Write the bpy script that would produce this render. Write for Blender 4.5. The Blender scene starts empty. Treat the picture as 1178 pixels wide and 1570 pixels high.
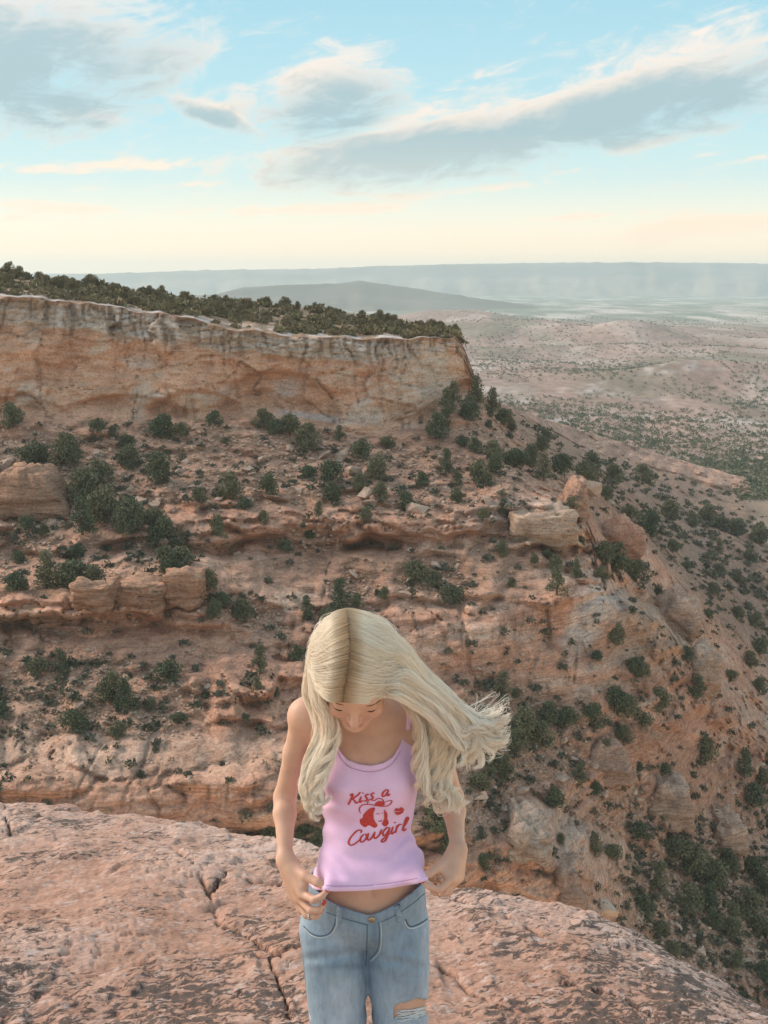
import bpy, bmesh, math, random
import numpy as np
from mathutils import Vector, Matrix

# ------------------------------------------------------------------ camera, sky, sun, exposure
scene = bpy.context.scene
COL = scene.collection
random.seed(7)
RNG = np.random.default_rng(11)

F_PX = 1700.0                       # focal length in photo pixels (1178 x 1570)
CX, CY = 589.0, 785.0
PITCH = math.atan(353.0 / F_PX)
SP, CP = math.sin(PITCH), math.cos(PITCH)
CAM_Z = 2.325

cam_data = bpy.data.cameras.new('camera')
cam_data.sensor_fit = 'VERTICAL'
cam_data.sensor_height = 24.0
cam_data.lens = 24.0 * F_PX / 1570.0
cam_data.clip_start = 0.05
cam_data.clip_end = 60000.0
cam = bpy.data.objects.new('camera', cam_data)
COL.objects.link(cam)
cam.location = (0, 0, CAM_Z)
cam.rotation_euler = (math.pi / 2 - PITCH, 0, 0)
scene.camera = cam

SUN_AZ_LEFT = math.radians(68)      # degrees to the left of the viewing direction
SUN_EL = math.radians(33)
SUN_DIR = Vector((-math.sin(SUN_AZ_LEFT) * math.cos(SUN_EL), math.cos(SUN_AZ_LEFT) * math.cos(SUN_EL), math.sin(SUN_EL)))
sun_data = bpy.data.lights.new('sun', 'SUN')
sun_data.energy = 2.5
sun_data.angle = math.radians(30)
sun_data.color = (1.0, 0.82, 0.65)
sun = bpy.data.objects.new('sun', sun_data)
COL.objects.link(sun)
sun.rotation_euler = SUN_DIR.to_track_quat('Z', 'Y').to_euler()
sun.location = SUN_DIR * 50

scene.view_settings.view_transform = 'Standard'
scene.view_settings.look = 'None'
scene.view_settings.gamma = 1.0
scene.view_settings.exposure = 0.62
scene.view_settings.use_curve_mapping = False
scene.cycles.max_bounces = 6
scene.cycles.diffuse_bounces = 3
scene.cycles.glossy_bounces = 2
scene.cycles.transmission_bounces = 4
scene.cycles.volume_bounces = 2
scene.cycles.transparent_max_bounces = 6
scene.cycles.use_denoising = True

world = bpy.data.worlds.new('World')
scene.world = world
world.use_nodes = True


class NT:
    """small helper that writes node trees"""
    def __init__(self, tree):
        self.t = tree
        tree.nodes.clear()

    def n(self, kind, **kw):
        nd = self.t.nodes.new(kind)
        for k, v in kw.items():
            setattr(nd, k, v)
        return nd

    def link(self, a, b):
        self.t.links.new(a, b)

    def put(self, sock, v):
        if isinstance(v, (int, float)):
            sock.default_value = v
        elif isinstance(v, (tuple, list)):
            sock.default_value = v
        else:
            self.link(v, sock)

    def m(self, op, a, b=None, c=None, clamp=False):
        nd = self.n('ShaderNodeMath', operation=op, use_clamp=clamp)
        self.put(nd.inputs[0], a)
        if b is not None:
            self.put(nd.inputs[1], b)
        if c is not None:
            self.put(nd.inputs[2], c)
        return nd.outputs[0]

    def mix(self, fac, a, b, blend='MIX'):
        nd = self.n('ShaderNodeMix', data_type='RGBA', blend_type=blend)
        self.put(nd.inputs[0], fac)
        for s, v in ((nd.inputs[6], a), (nd.inputs[7], b)):
            if isinstance(v, (tuple, list)) and len(v) == 3:
                v = (*v, 1.0)
            self.put(s, v)
        return nd.outputs[2]

    def noise(self, vec, scale, detail=4.0, rough=0.55, dist=0.0, out=0):
        nd = self.n('ShaderNodeTexNoise')
        if vec is not None:
            self.link(vec, nd.inputs['Vector'])
        nd.inputs['Scale'].default_value = scale
        nd.inputs['Detail'].default_value = detail
        nd.inputs['Roughness'].default_value = rough
        nd.inputs['Distortion'].default_value = dist
        return nd.outputs[out]

    def voronoi(self, vec, scale, feature='F1', out=0, rnd=1.0):
        nd = self.n('ShaderNodeTexVoronoi', feature=feature)
        if vec is not None:
            self.link(vec, nd.inputs['Vector'])
        nd.inputs['Scale'].default_value = scale
        if 'Randomness' in nd.inputs:
            nd.inputs['Randomness'].default_value = rnd
        return nd.outputs[out]

    def ramp(self, fac, stops, interp='LINEAR'):
        nd = self.n('ShaderNodeValToRGB')
        nd.color_ramp.interpolation = interp
        els = nd.color_ramp.elements
        while len(els) < len(stops):
            els.new(0.5)
        for e, (p, c) in zip(els, stops):
            e.position = p
            e.color = (*c, 1.0) if len(c) == 3 else c
        self.put(nd.inputs[0], fac)
        return nd.outputs[0]

    def sstep(self, v, lo, hi):
        nd = self.n('ShaderNodeMapRange', interpolation_type='SMOOTHSTEP')
        self.put(nd.inputs[0], v)
        nd.inputs[1].default_value = lo
        nd.inputs[2].default_value = hi
        return nd.outputs[0]

    def mapping(self, vec, scale=(1, 1, 1), loc=(0, 0, 0), rot=(0, 0, 0)):
        nd = self.n('ShaderNodeMapping')
        self.link(vec, nd.inputs[0])
        nd.inputs['Location'].default_value = loc
        nd.inputs['Rotation'].default_value = rot
        nd.inputs['Scale'].default_value = scale
        return nd.outputs[0]


def px_dir(px, py):
    u = (np.asarray(px, float) - CX) / F_PX
    v = (CY - np.asarray(py, float)) / F_PX
    return np.stack([u, CP + v * SP, -SP + v * CP], -1)


def build_world():
    T = NT(world.node_tree)
    tc = T.n('ShaderNodeTexCoord').outputs['Generated']
    sep = T.n('ShaderNodeSeparateXYZ')
    T.link(tc, sep.inputs[0])
    X, Y, Z = sep.outputs
    el = T.m('ARCSINE', Z)
    az = T.m('ARCTAN2', X, Y)

    sky = T.n('ShaderNodeTexSky', sky_type='NISHITA')
    sky.sun_disc = False
    sky.sun_elevation = SUN_EL
    sky.sun_rotation = -SUN_AZ_LEFT
    sky.altitude = 1700.0
    sky.air_density = 1.0
    sky.dust_density = 1.5
    nish = T.mix(1.0, sky.outputs[0], (0.075, 0.075, 0.075), 'MULTIPLY')

    # evening air: cream at the horizon, through pale aqua, to a clear soft blue
    elf = T.m('DIVIDE', T.m('MAXIMUM', el, 0.0), 1.5708)
    grad = T.ramp(elf, [(0.0, (0.90, 0.66, 0.42)), (0.02, (0.87, 0.68, 0.47)), (0.036, (0.70, 0.67, 0.54)), (0.056, (0.47, 0.60, 0.585)),
                        (0.085, (0.355, 0.55, 0.595)), (0.155, (0.255, 0.465, 0.56)), (0.4, (0.28, 0.42, 0.51)), (1.0, (0.29, 0.41, 0.49))])
    clear = T.mix(0.95, nish, grad)

    # clouds lie on a flat layer overhead, so they flatten towards the horizon
    den = T.m('ADD', T.m('MAXIMUM', Z, 0.0), 0.11)
    lx = T.m('DIVIDE', X, den)
    ly = T.m('DIVIDE', Y, den)
    comb = T.n('ShaderNodeCombineXYZ')
    T.link(lx, comb.inputs[0]); T.link(ly, comb.inputs[1])
    lay = comb.outputs[0]
    cae = T.n('ShaderNodeCombineXYZ')
    T.link(az, cae.inputs[0]); T.link(el, cae.inputs[1])
    mp = T.mapping(cae.outputs[0], rot=(0, 0, -0.17))
    n1 = T.noise(T.mapping(mp, scale=(6.5, 19.0, 1.0)), 1.0, 10.0, 0.60, 0.9)
    n2 = T.noise(T.mapping(mp, scale=(22.0, 60.0, 1.0), loc=(3, 1, 0)), 1.0, 9.0, 0.64, 1.1)
    n1 = T.m('ADD', 0.5, T.m('MULTIPLY', T.m('SUBTRACT', n1, 0.5), 1.5))
    n2 = T.m('ADD', 0.5, T.m('MULTIPLY', T.m('SUBTRACT', n2, 0.5), 1.35))
    dens = T.m('ADD', T.m('MULTIPLY', n1, 0.58), T.m('MULTIPLY', n2, 0.42))

    # main cloud banks: (photo px, photo py, half length px, half height px, tilt deg, amount)
    banks = [(60, 60, 230, 115, 0, 0.46), (130, 175, 110, 26, 8, 0.34), (330, 175, 120, 20, 18, 0.36), (500, 150, 130, 70, -12, 0.48),
             (700, 215, 340, 60, -7, 0.52), (960, 160, 330, 64, -13, 0.50), (1110, 110, 190, 40, -12, 0.34), (745, 112, 70, 14, -14, 0.30),
             (980, 222, 130, 16, -13, 0.34), (1085, 237, 45, 9, -6, 0.30), (1140, 246, 70, 8, -5, 0.30), (130, 257, 200, 12, -3, 0.38),
             (430, 262, 160, 12, 5, 0.30), (560, 272, 90, 16, 12, 0.30), (740, 290, 260, 12, -5, 0.30), (340, 300, 120, 12, -4, 0.22),
             (430, 322, 280, 12, -2, 0.34), (80, 318, 190, 13, 2, 0.34), (1090, 350, 190, 18, -5, 0.38), (600, 300, 200, 9, 3, 0.3), (250, 285, 240, 8, -3, 0.3), (850, 335, 180, 7, -3, 0.28), (30, 333, 60, 6, 0, 0.28),
             (1110, 38, 110, 8, -14, 0.24), (130, 285, 60, 12, -4, 0.22), (880, 262, 110, 12, -10, 0.28)]
    total = None
    thick = None
    for k, (px, py, hl, hh, tilt, amt) in enumerate(banks):
        d = px_dir(px, py); d = d / np.linalg.norm(d)
        a0, e0 = math.atan2(d[0], d[1]), math.asin(d[2])
        ca, sa = math.cos(math.radians(-tilt)), math.sin(math.radians(-tilt))
        dx = T.m('SUBTRACT', az, a0)
        dy = T.m('SUBTRACT', el, e0)
        sx, sy = F_PX / hl, F_PX / hh
        p = T.m('ADD', T.m('MULTIPLY', dx, ca * sx), T.m('MULTIPLY', dy, sa * sx))
        q = T.m('ADD', T.m('MULTIPLY', dx, -sa * sy), T.m('MULTIPLY', dy, ca * sy))
        r2 = T.m('ADD', T.m('MULTIPLY', p, p), T.m('MULTIPLY', q, q))
        g = T.m('MULTIPLY', T.m('EXPONENT', T.m('MULTIPLY', r2, -0.9)), amt)
        total = g if total is None else T.m('MAXIMUM', total, g)
        if k in (0, 1, 2, 3, 4, 5, 6):
            # the under side of a bank is the thick, grey one
            gg = T.m('MULTIPLY', g, T.m('ADD', 1.0, T.m('MULTIPLY', q, -0.55)))
            thick = gg if thick is None else T.m('MAXIMUM', thick, gg)
    # elsewhere in the sky: the same kind of broken cloud, without banks placed by hand
    outside = T.sstep(T.m('ABSOLUTE', az), 0.42, 0.75)
    high = T.sstep(el, 0.30, 0.55)
    rest = T.m('MULTIPLY', T.m('MAXIMUM', outside, high), T.sstep(T.noise(lay, 0.55, 2.0), 0.46, 0.66))
    total = T.m('MAXIMUM', total, T.m('MULTIPLY', rest, 0.30))
    cover = T.sstep(T.m('ADD', dens, total), 0.64, 0.92)
    cover = T.m('MULTIPLY', cover, T.sstep(el, 0.005, 0.05))
    wisp = T.m('MULTIPLY', T.sstep(T.m('ADD', n2, T.m('MULTIPLY', total, 0.5)), 0.58, 0.95), 0.35)
    cover = T.m('MAXIMUM', cover, T.m('MULTIPLY', wisp, T.sstep(el, 0.01, 0.06)))
    cover = T.m('MULTIPLY', cover, 0.93)
    body = T.sstep(T.m('ADD', T.m('ADD', T.m('MULTIPLY', n1, 0.42), T.m('MULTIPLY', n2, 0.22)), thick), 0.50, 0.80)
    lit = T.ramp(T.m('DIVIDE', el, 0.25), [(0.0, (0.82, 0.62, 0.43)), (0.5, (0.76, 0.60, 0.49)), (1.0, (0.68, 0.62, 0.57))])
    grey = T.ramp(T.m('DIVIDE', el, 0.25), [(0.0, (0.62, 0.55, 0.45)), (0.5, (0.27, 0.37, 0.40)), (1.0, (0.30, 0.405, 0.445))])
    ccol = T.mix(body, lit, grey)
    colr = T.mix(cover, clear, ccol)
    # below the horizon the world only matters to far bounces
    bg = T.n('ShaderNodeBackground')
    T.link(colr, bg.inputs[0])
    bg.inputs[1].default_value = 1.0
    out = T.n('ShaderNodeOutputWorld')
    T.link(bg.outputs[0], out.inputs[0])


build_world()


# ------------------------------------------------------------------ helpers
def tag(o, label=None, cat=None, group=None, kind=None):
    if label: o['label'] = label
    if cat: o['category'] = cat
    if group: o['group'] = group
    if kind: o['kind'] = kind
    return o


def mesh_obj(name, verts, faces, mat=None, parent=None, smooth=True, cols=None):
    me = bpy.data.meshes.new(name)
    if isinstance(faces, np.ndarray):
        n, k = faces.shape
        me.vertices.add(len(verts))
        me.vertices.foreach_set('co', np.ascontiguousarray(verts, dtype=np.float32).ravel())
        me.loops.add(n * k)
        me.loops.foreach_set('vertex_index', faces.astype(np.int32).ravel())
        me.polygons.add(n)
        me.polygons.foreach_set('loop_start', np.arange(0, n * k, k, dtype=np.int32))
        me.update(calc_edges=True)
    else:
        me.from_pydata([tuple(v) for v in verts], [], faces)
    if smooth and len(me.polygons):
        me.polygons.foreach_set('use_smooth', np.ones(len(me.polygons), dtype=bool))
    if cols is not None:
        at = me.color_attributes.new('Col', 'FLOAT_COLOR', 'POINT')
        c = np.ones((len(verts), 4), dtype=np.float32)
        c[:, :cols.shape[1]] = cols
        at.data.foreach_set('color', c.ravel())
    me.update()
    o = bpy.data.objects.new(name, me)
    COL.objects.link(o)
    if mat: me.materials.append(mat)
    if parent: o.parent = parent
    return o


_perm = np.random.default_rng(3).permutation(256)
_perm = np.concatenate([_perm, _perm, _perm])
_g3 = np.random.default_rng(4).normal(size=(256, 3)); _g3 /= np.linalg.norm(_g3, axis=1)[:, None]


def perlin(p):
    p = np.asarray(p, float)
    i = np.floor(p).astype(np.int64); f = p - i
    i &= 255
    w = f * f * f * (f * (f * 6 - 15) + 10)
    r = 0.0
    for dx in (0, 1):
        for dy in (0, 1):
            for dz in (0, 1):
                h = _perm[_perm[_perm[(i[..., 0] + dx) & 255] + ((i[..., 1] + dy) & 255)] + ((i[..., 2] + dz) & 255)]
                g = _g3[h]
                d = g[..., 0] * (f[..., 0] - dx) + g[..., 1] * (f[..., 1] - dy) + g[..., 2] * (f[..., 2] - dz)
                wx = w[..., 0] if dx else 1 - w[..., 0]
                wy = w[..., 1] if dy else 1 - w[..., 1]
                wz = w[..., 2] if dz else 1 - w[..., 2]
                r = r + d * wx * wy * wz
    return r * 1.6


def fbm(p, octaves=4, lac=2.03, gain=0.5):
    p = np.asarray(p, float)
    a, s, r = 1.0, 1.0, 0.0
    for k in range(octaves):
        r = r + a * perlin(p * s + 17.3 * k)
        a *= gain; s *= lac
    return r


def ss(x, a, b):
    t = np.clip((x - a) / (b - a), 0, 1)
    return t * t * (3 - 2 * t)


def px_point(px, py, t):
    return px_dir(px, py) * np.asarray(t, float)[..., None] + np.array([0, 0, CAM_Z])


def principled(name, rough=0.85, spec=0.3):
    m = bpy.data.materials.new(name)
    m.use_nodes = True
    T = NT(m.node_tree)
    b = T.n('ShaderNodeBsdfPrincipled')
    b.inputs['Roughness'].default_value = rough
    b.inputs['Specular IOR Level'].default_value = spec
    out = T.n('ShaderNodeOutputMaterial')
    T.link(b.outputs[0], out.inputs[0])
    return m, T, b


def bump(T, bsdf, height, strength, dist):
    nd = T.n('ShaderNodeBump')
    nd.inputs['Strength'].default_value = strength
    nd.inputs['Distance'].default_value = dist
    T.link(height, nd.inputs['Height'])
    T.link(nd.outputs[0], bsdf.inputs['Normal'])
    return nd


# ------------------------------------------------------------------ the canyon wall opposite
def rock_material(name, bump_dist=0.5, scale=1.0):
    m, T, b = principled(name, 0.92, 0.15)
    at = T.n('ShaderNodeVertexColor'); at.layer_name = 'Col'
    pos = T.n('ShaderNodeNewGeometry').outputs['Position']
    flat = T.mapping(pos, scale=(0.35 * scale, 0.35 * scale, 3.6 * scale))
    lay = T.noise(flat, 1.0, 7.0, 0.68, 0.6)
    blot = T.noise(pos, 0.33 * scale, 6.0, 0.66)
    grit = T.noise(pos, 3.0 * scale, 4.0, 0.7)
    c = T.mix(at.outputs[1], at.outputs[0], T.ramp(lay, [(0.28, (0.50, 0.46, 0.44)), (0.5, (1.0, 1.0, 1.0)), (0.72, (1.32, 1.31, 1.28))]), 'MULTIPLY')
    c = T.mix(1.0, c, T.ramp(blot, [(0.25, (0.72, 0.70, 0.69)), (0.5, (1, 1, 1)), (0.78, (1.22, 1.2, 1.19))]), 'MULTIPLY')
    c = T.mix(0.6, c, T.ramp(grit, [(0.32, (0.42, 0.40, 0.40)), (0.52, (1.0, 1.0, 1.0)), (0.7, (1.35, 1.35, 1.35))]), 'MULTIPLY')
    T.link(c, b.inputs['Base Color'])
    h = T.m('ADD', T.m('MULTIPLY', lay, 1.0), T.m('MULTIPLY', grit, 0.45))
    bump(T, b, h, 0.9, bump_dist)
    return m


MAT_ROCK = rock_material('sandstone', 0.55)

LINES = [  # break lines of the slope, from the near bottom to the skyline: (photo px, photo py, metres away)
    [(-300, 1640, 83), (0, 1640, 85), (600, 1640, 103), (850, 1640, 118), (1178, 1660, 122), (1500, 1680, 122)],
    [(-300, 1300, 97), (0, 1300, 100), (200, 1290, 101), (400, 1305, 103), (560, 1335, 106), (740, 1380, 112), (860, 1420, 118), (960, 1450, 124), (1060, 1490, 128), (1178, 1560, 130), (1500, 1600, 130)],
    [(-300, 1210, 98), (0, 1210, 101), (200, 1205, 102.5), (330, 1200, 104), (420, 1190, 105), (560, 1230, 108), (740, 1290, 114), (860, 1330, 120), (960, 1400, 127), (1060, 1440, 133), (1178, 1500, 137), (1500, 1560, 137)],
    [(-300, 1115, 110), (0, 1115, 112), (200, 1120, 112), (400, 1130, 112), (560, 1150, 115), (740, 1200, 122), (860, 1230, 130), (960, 1290, 138), (1060, 1340, 145), (1178, 1400, 150), (1500, 1450, 150)],
    [(-300, 965, 124), (0, 965, 127), (150, 965, 128), (300, 965, 130), (400, 1000, 128), (480, 1010, 130), (600, 1030, 132), (700, 1050, 134), (760, 1080, 135), (900, 1080, 141), (1000, 1075, 150), (1050, 1085, 158), (1100, 1120, 168), (1178, 1180, 182), (1500, 1300, 182)],
    [(-300, 920, 126), (0, 915, 129), (150, 905, 130), (300, 880, 132), (330, 878, 133), (400, 930, 136), (480, 940, 138), (600, 950, 140), (700, 960, 140), (760, 945, 141), (860, 912, 147), (940, 922, 153), (1010, 955, 158), (1060, 1010, 163), (1110, 1080, 172), (1178, 1140, 186), (1500, 1250, 186)],
    [(-300, 865, 138), (0, 860, 140), (150, 850, 142), (300, 845, 146), (400, 850, 150), (560, 835, 153), (700, 832, 155), (800, 830, 157), (890, 830, 160), (930, 880, 165), (1000, 930, 172), (1060, 975, 180), (1110, 1040, 186), (1178, 1090, 200), (1500, 1200, 200)],
    [(-300, 840, 141), (0, 835, 143), (150, 825, 145), (300, 795, 148), (400, 795, 151.5), (560, 795, 154.5), (700, 790, 156.5), (780, 755, 160), (880, 785, 162), (900, 800, 164), (930, 860, 168), (1000, 915, 176), (1060, 960, 185), (1110, 1020, 192), (1178, 1060, 208), (1500, 1160, 208)],
    [(-300, 640, 168), (0, 640, 174), (100, 640, 175), (200, 645, 176), (300, 650, 177), (400, 640, 180), (480, 655, 180), (560, 668, 180), (640, 652, 185), (690, 612, 194), (739, 608, 200), (760, 630, 205), (800, 665, 210), (850, 700, 212), (900, 745, 210), (960, 810, 207), (1000, 850, 205), (1060, 915, 205), (1110, 985, 206), (1178, 1030, 220), (1500, 1120, 220)],
    [(-300, 440, 175), (0, 455, 180), (100, 462, 181), (200, 475, 182), (300, 490, 183), (350, 505, 183), (450, 515, 184), (560, 520, 186), (640, 516, 190), (700, 519, 196), (712, 537, 198), (728, 564, 200), (739, 606, 202), (748, 618, 215), (800, 655, 235), (850, 688, 240), (900, 725, 240), (960, 780, 236), (1060, 880, 230), (1178, 960, 245), (1500, 1050, 245)],
    [(-300, 400, 215), (0, 420, 215), (100, 432, 215), (200, 447, 215), (300, 457, 218), (400, 465, 220), (500, 474, 222), (600, 492, 220), (680, 507, 212), (700, 515, 204), (712, 534, 203), (739, 604, 207), (748, 614, 235), (800, 645, 270), (850, 672, 290), (900, 702, 300), (960, 738, 310), (1060, 795, 320), (1178, 855, 320), (1500, 950, 320)],
    [(-300, 400.3, 217), (0, 420.3, 217), (100, 432.3, 217), (200, 447.3, 217), (300, 457.3, 220), (400, 465.3, 222), (500, 474.3, 224), (600, 492.3, 222), (680, 507.3, 214), (700, 515.3, 206), (712, 534.3, 205), (739, 604.3, 209), (748, 612, 262), (800, 637, 310), (850, 662, 350), (880, 680, 370), (960, 706, 400), (1060, 733, 420), (1178, 762, 430), (1500, 835, 430)],
    [(-300, 400.6, 219), (0, 420.6, 219), (100, 432.6, 219), (200, 447.6, 219), (300, 457.6, 222), (400, 465.6, 224), (500, 474.6, 226), (600, 492.6, 224), (680, 507.6, 216), (700, 515.6, 208), (712, 534.6, 207), (739, 604.6, 212), (748, 611, 268), (800, 630, 325), (850, 647, 380), (900, 662, 410), (960, 680, 430), (1060, 710, 450), (1178, 742, 462), (1500, 810, 462)],
]
ROWS = [26, 34, 34, 50, 24, 34, 18, 62, 66, 34, 22, 14]
PXC = np.arange(-300, 1501, 2.9)


def _smooth(a, w):
    k = np.hanning(w + 2)[1:-1]; k /= k.sum()
    return np.convolve(np.pad(a, w // 2, mode='edge'), k, 'valid')[:len(a)]


_ly, _lt = [], []
for i, L in enumerate(LINES):
    xs, ys, ts = zip(*L)
    y = np.interp(PXC, xs, ys); t = np.interp(PXC, xs, ts)
    t = _smooth(t, 9)
    jit = 1.0
    if i >= 8:
        jit = np.where(PXC < 745, 0.5, 0.6)
    if i in (10, 11, 12):
        jit = 0.25
    p = np.stack([PXC / 46.0, np.full_like(PXC, (i if i < 10 else 10) * 3.7), np.zeros_like(PXC)], -1)
    y = y + jit * (9 * fbm(p, 3) + 0)
    _ly.append(y); _lt.append(t)
for i in range(len(LINES) - 1, 0, -1):          # keep the order bottom -> top
    _ly[i - 1] = np.maximum(_ly[i - 1], _ly[i] + 0.3)
GY, GT, GL = [], [], []
for i, n in enumerate(ROWS):
    for k in range(n):
        f = k / n
        GY.append(_ly[i] * (1 - f) + _ly[i + 1] * f)
        # flat bench above a lip, then steeper: spread depth a little non-linearly
        GT.append(_lt[i] * (1 - f) + _lt[i + 1] * f)
        GL.append(np.full_like(PXC, i + f))
GY.append(_ly[-1]); GT.append(_lt[-1]); GL.append(np.full_like(PXC, len(ROWS)))
GY, GT, GL = np.array(GY), np.array(GT), np.array(GL)
GX = np.broadcast_to(PXC, GY.shape).copy()


def ell(cx, cy, rx, ry, rot=0.0, soft=0.35, X=None, Y=None):
    """soft ellipse mask on the slope, its rim broken by noise"""
    X = GX if X is None else X; Y = GY if Y is None else Y
    c, s = math.cos(math.radians(rot)), math.sin(math.radians(rot))
    dx, dy = X - cx, Y - cy
    r = np.sqrt(((dx * c + dy * s) / rx) ** 2 + ((-dx * s + dy * c) / ry) ** 2)
    r = r + 0.28 * perlin(np.stack([X / 22.0, Y / 16.0, np.full_like(X, cx * 0.1)], -1))
    return 1 - ss(r, 1 - soft, 1 + soft)


TALUS = [(330, 715, 300, 62, 0), (590, 730, 150, 55, 5), (700, 745, 120, 50, 0), (120, 740, 130, 80, 20), (150, 1070, 175, 62, 5), (545, 915, 36, 48, 20),
         (672, 890, 60, 40, 15), (800, 1130, 115, 80, 20), (1080, 1390, 130, 170, 30), (960, 1250, 60, 40, 0), (740, 1230, 60, 60, 0), 
         (30, 880, 140, 30, 0), (470, 830, 60, 22, 0), (760, 660, 60, 45, 35), (250, 850, 60, 60, 30), (1000, 760, 220, 70, 28),  (380, 940, 70, 26, 25), (60, 810, 60, 40, 0)]
M_TALUS = np.zeros_like(GX)
for e in TALUS:
    M_TALUS = np.maximum(M_TALUS, ell(*e))
M_TALUS *= np.where(GL > 9, 0.0, 1.0) * np.where((GL > 8) & (GX < 730), 0, 1)
M_CLIFF = ss(GL, 7.93, 8.05) * (1 - ss(GL, 8.97, 9.03)) * (1 - ss(GX, 738, 746))
M_TOP = ss(GL, 9.0, 9.06) * (1 - ss(GX, 738, 746))
M_GREEN = np.clip(ss(GL, 7.9, 8.6) * ss(GX, 742, 800), 0, 1) * (1 - ss(GL, 10.95, 11.05))
M_STRIP = ss(GL, 10.9, 11.1) * ss(GX, 760, 840)

P0 = px_point(GX, GY, GT)
# relief, moved along the line of sight in metres


def voronoi2(u, v, seed):
    """first and second distance and a random number per cell, jittered grid"""
    iu, iv = np.floor(u), np.floor(v)
    f1 = np.full(u.shape, 9.0); f2 = np.full(u.shape, 9.0); rid = np.zeros(u.shape)
    for du in (-1, 0, 1):
        for dv in (-1, 0, 1):
            cu, cv = iu + du, iv + dv
            h1 = np.modf(np.abs(np.sin(cu * 127.1 + cv * 311.7 + seed) * 43758.5453))[0]
            h2 = np.modf(np.abs(np.sin(cu * 269.5 + cv * 183.3 + seed * 1.7) * 43758.5453))[0]
            d = np.hypot(u - cu - 0.1 - 0.8 * h1, v - cv - 0.1 - 0.8 * h2)
            near = d < f1
            f2 = np.where(near, f1, np.minimum(f2, d))
            rid = np.where(near, np.modf(h1 * 37.7 + h2 * 11.3)[0], rid)
            f1 = np.where(near, d, f1)
    return f1, f2, rid


big = fbm(np.stack([P0[..., 0] / 14, P0[..., 1] / 14, P0[..., 2] / 7], -1), 4)
wav = fbm(np.stack([P0[..., 0] / 9, P0[..., 1] / 9, P0[..., 2] / 9 + 40], -1), 2)
zz = P0[..., 2] + 1.3 * wav + 0.06 * P0[..., 0]
amp_mod = 0.35 + 0.65 * ss(fbm(np.stack([P0[..., 0] / 11, P0[..., 1] / 11, P0[..., 2] / 3 + 9], -1), 3), -0.25, 0.45)


def beds(z, thick, notch):
    s = z / thick
    f = s - np.floor(s)
    k = np.floor(s)
    rnd = np.modf(np.abs(np.sin(k * 12.9898 + 4.1) * 43758.5453))[0]
    prof = ss(f, 0.0, notch) - ss(f, 0.82, 1.0) * 0.35     # recess at the foot of each bed
    return -prof * (0.4 + 0.6 * rnd) + (rnd - 0.5) * 0.5


b1 = beds(zz, 3.4, 0.16)
b2 = beds(zz + 0.7 * big, 1.05, 0.25)
fine = fbm(np.stack([P0[..., 0] / 2.2, P0[..., 1] / 2.2, P0[..., 2] / 0.9], -1), 4, gain=0.55)
xb = P0[..., 0] + 2.0 * fbm(np.stack([P0[..., 0] / 8, P0[..., 2] / 8, P0[..., 1] / 30], -1), 3)
crk = np.abs(perlin(np.stack([xb / 5.5, P0[..., 2] / 26, np.zeros_like(xb)], -1)))
crack = 1 - ss(crk, 0.0, 0.05)
crack *= ss(perlin(np.stack([xb / 9, P0[..., 2] / 9, np.full_like(xb, 5.5)], -1)), -0.1, 0.25)
tilt = GY - 0.42 * np.maximum(GX - 780, 0) - 0.10 * np.maximum(300 - GX, 0)
wq1 = fbm(np.stack([GX / 90, GY / 60, np.full_like(GX, 1.5)], -1), 3)
wq2 = fbm(np.stack([GX / 90, GY / 60, np.full_like(GX, 6.5)], -1), 3)
va, vb, vr = voronoi2(GX / 250 + 0.30 * wq1, tilt / 92 + 0.30 * wq2, 3.0)
vc, vd, vs = voronoi2(GX / 85 + 0.4 * wq2, tilt / 34 + 0.4 * wq1, 8.0)
SLAB = ss(vb - va, 0.0, 0.42) ** 0.6
SLAB2 = ss(vd - vc, 0.0, 0.35) ** 0.6
CREASE = 1 - ss(vb - va, 0.0, 0.08)
M_SMOOTH = np.zeros_like(GX)
for e in ((480, 888, 190, 42, 2), (770, 880, 90, 44, 15), (850, 1005, 165, 78, 4), (620, 1030, 130, 60, 0), (590, 1120, 120, 60, 0), (250, 985, 160, 26, 0), (330, 1150, 190, 40, 0), (820, 1340, 130, 60, 15),
          (1000, 1150, 100, 60, 15), (1040, 905, 90, 40, 38), (950, 800, 60, 34, 35), (200, 1250, 260, 45, 0), (690, 690, 60, 30, 10), (110, 830, 60, 25, 0), (180, 740, 40, 40, 35), (960, 1330, 70, 50, 20), (740, 1160, 40, 40, 20), (1110, 1010, 60, 50, 35)):
    M_SMOOTH = np.maximum(M_SMOOTH, ell(*e, 0.4))
slick = (1 - M_TALUS) * (1 - M_CLIFF) * (1 - M_TOP) * (1 - M_GREEN * 0.8)
disp = 1.1 * big * (0.5 + 0.5 * slick) * (1 - M_CLIFF * 0.2) * (1 - M_TOP * 0.9)
disp = disp - slick * (2.6 * SLAB * (0.35 + vr) + 1.1 * SLAB2 * (0.3 + vs) * ss(wq1, -0.05, 0.4))
disp = disp * (1 - 0.55 * M_SMOOTH)
disp = disp + (1 - 0.75 * M_SMOOTH) * slick * amp_mod * (0.8 * b1 + 0.5 * b2) + slick * 0.32 * fine
disp = disp + M_TALUS * (0.8 * fine)

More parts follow.
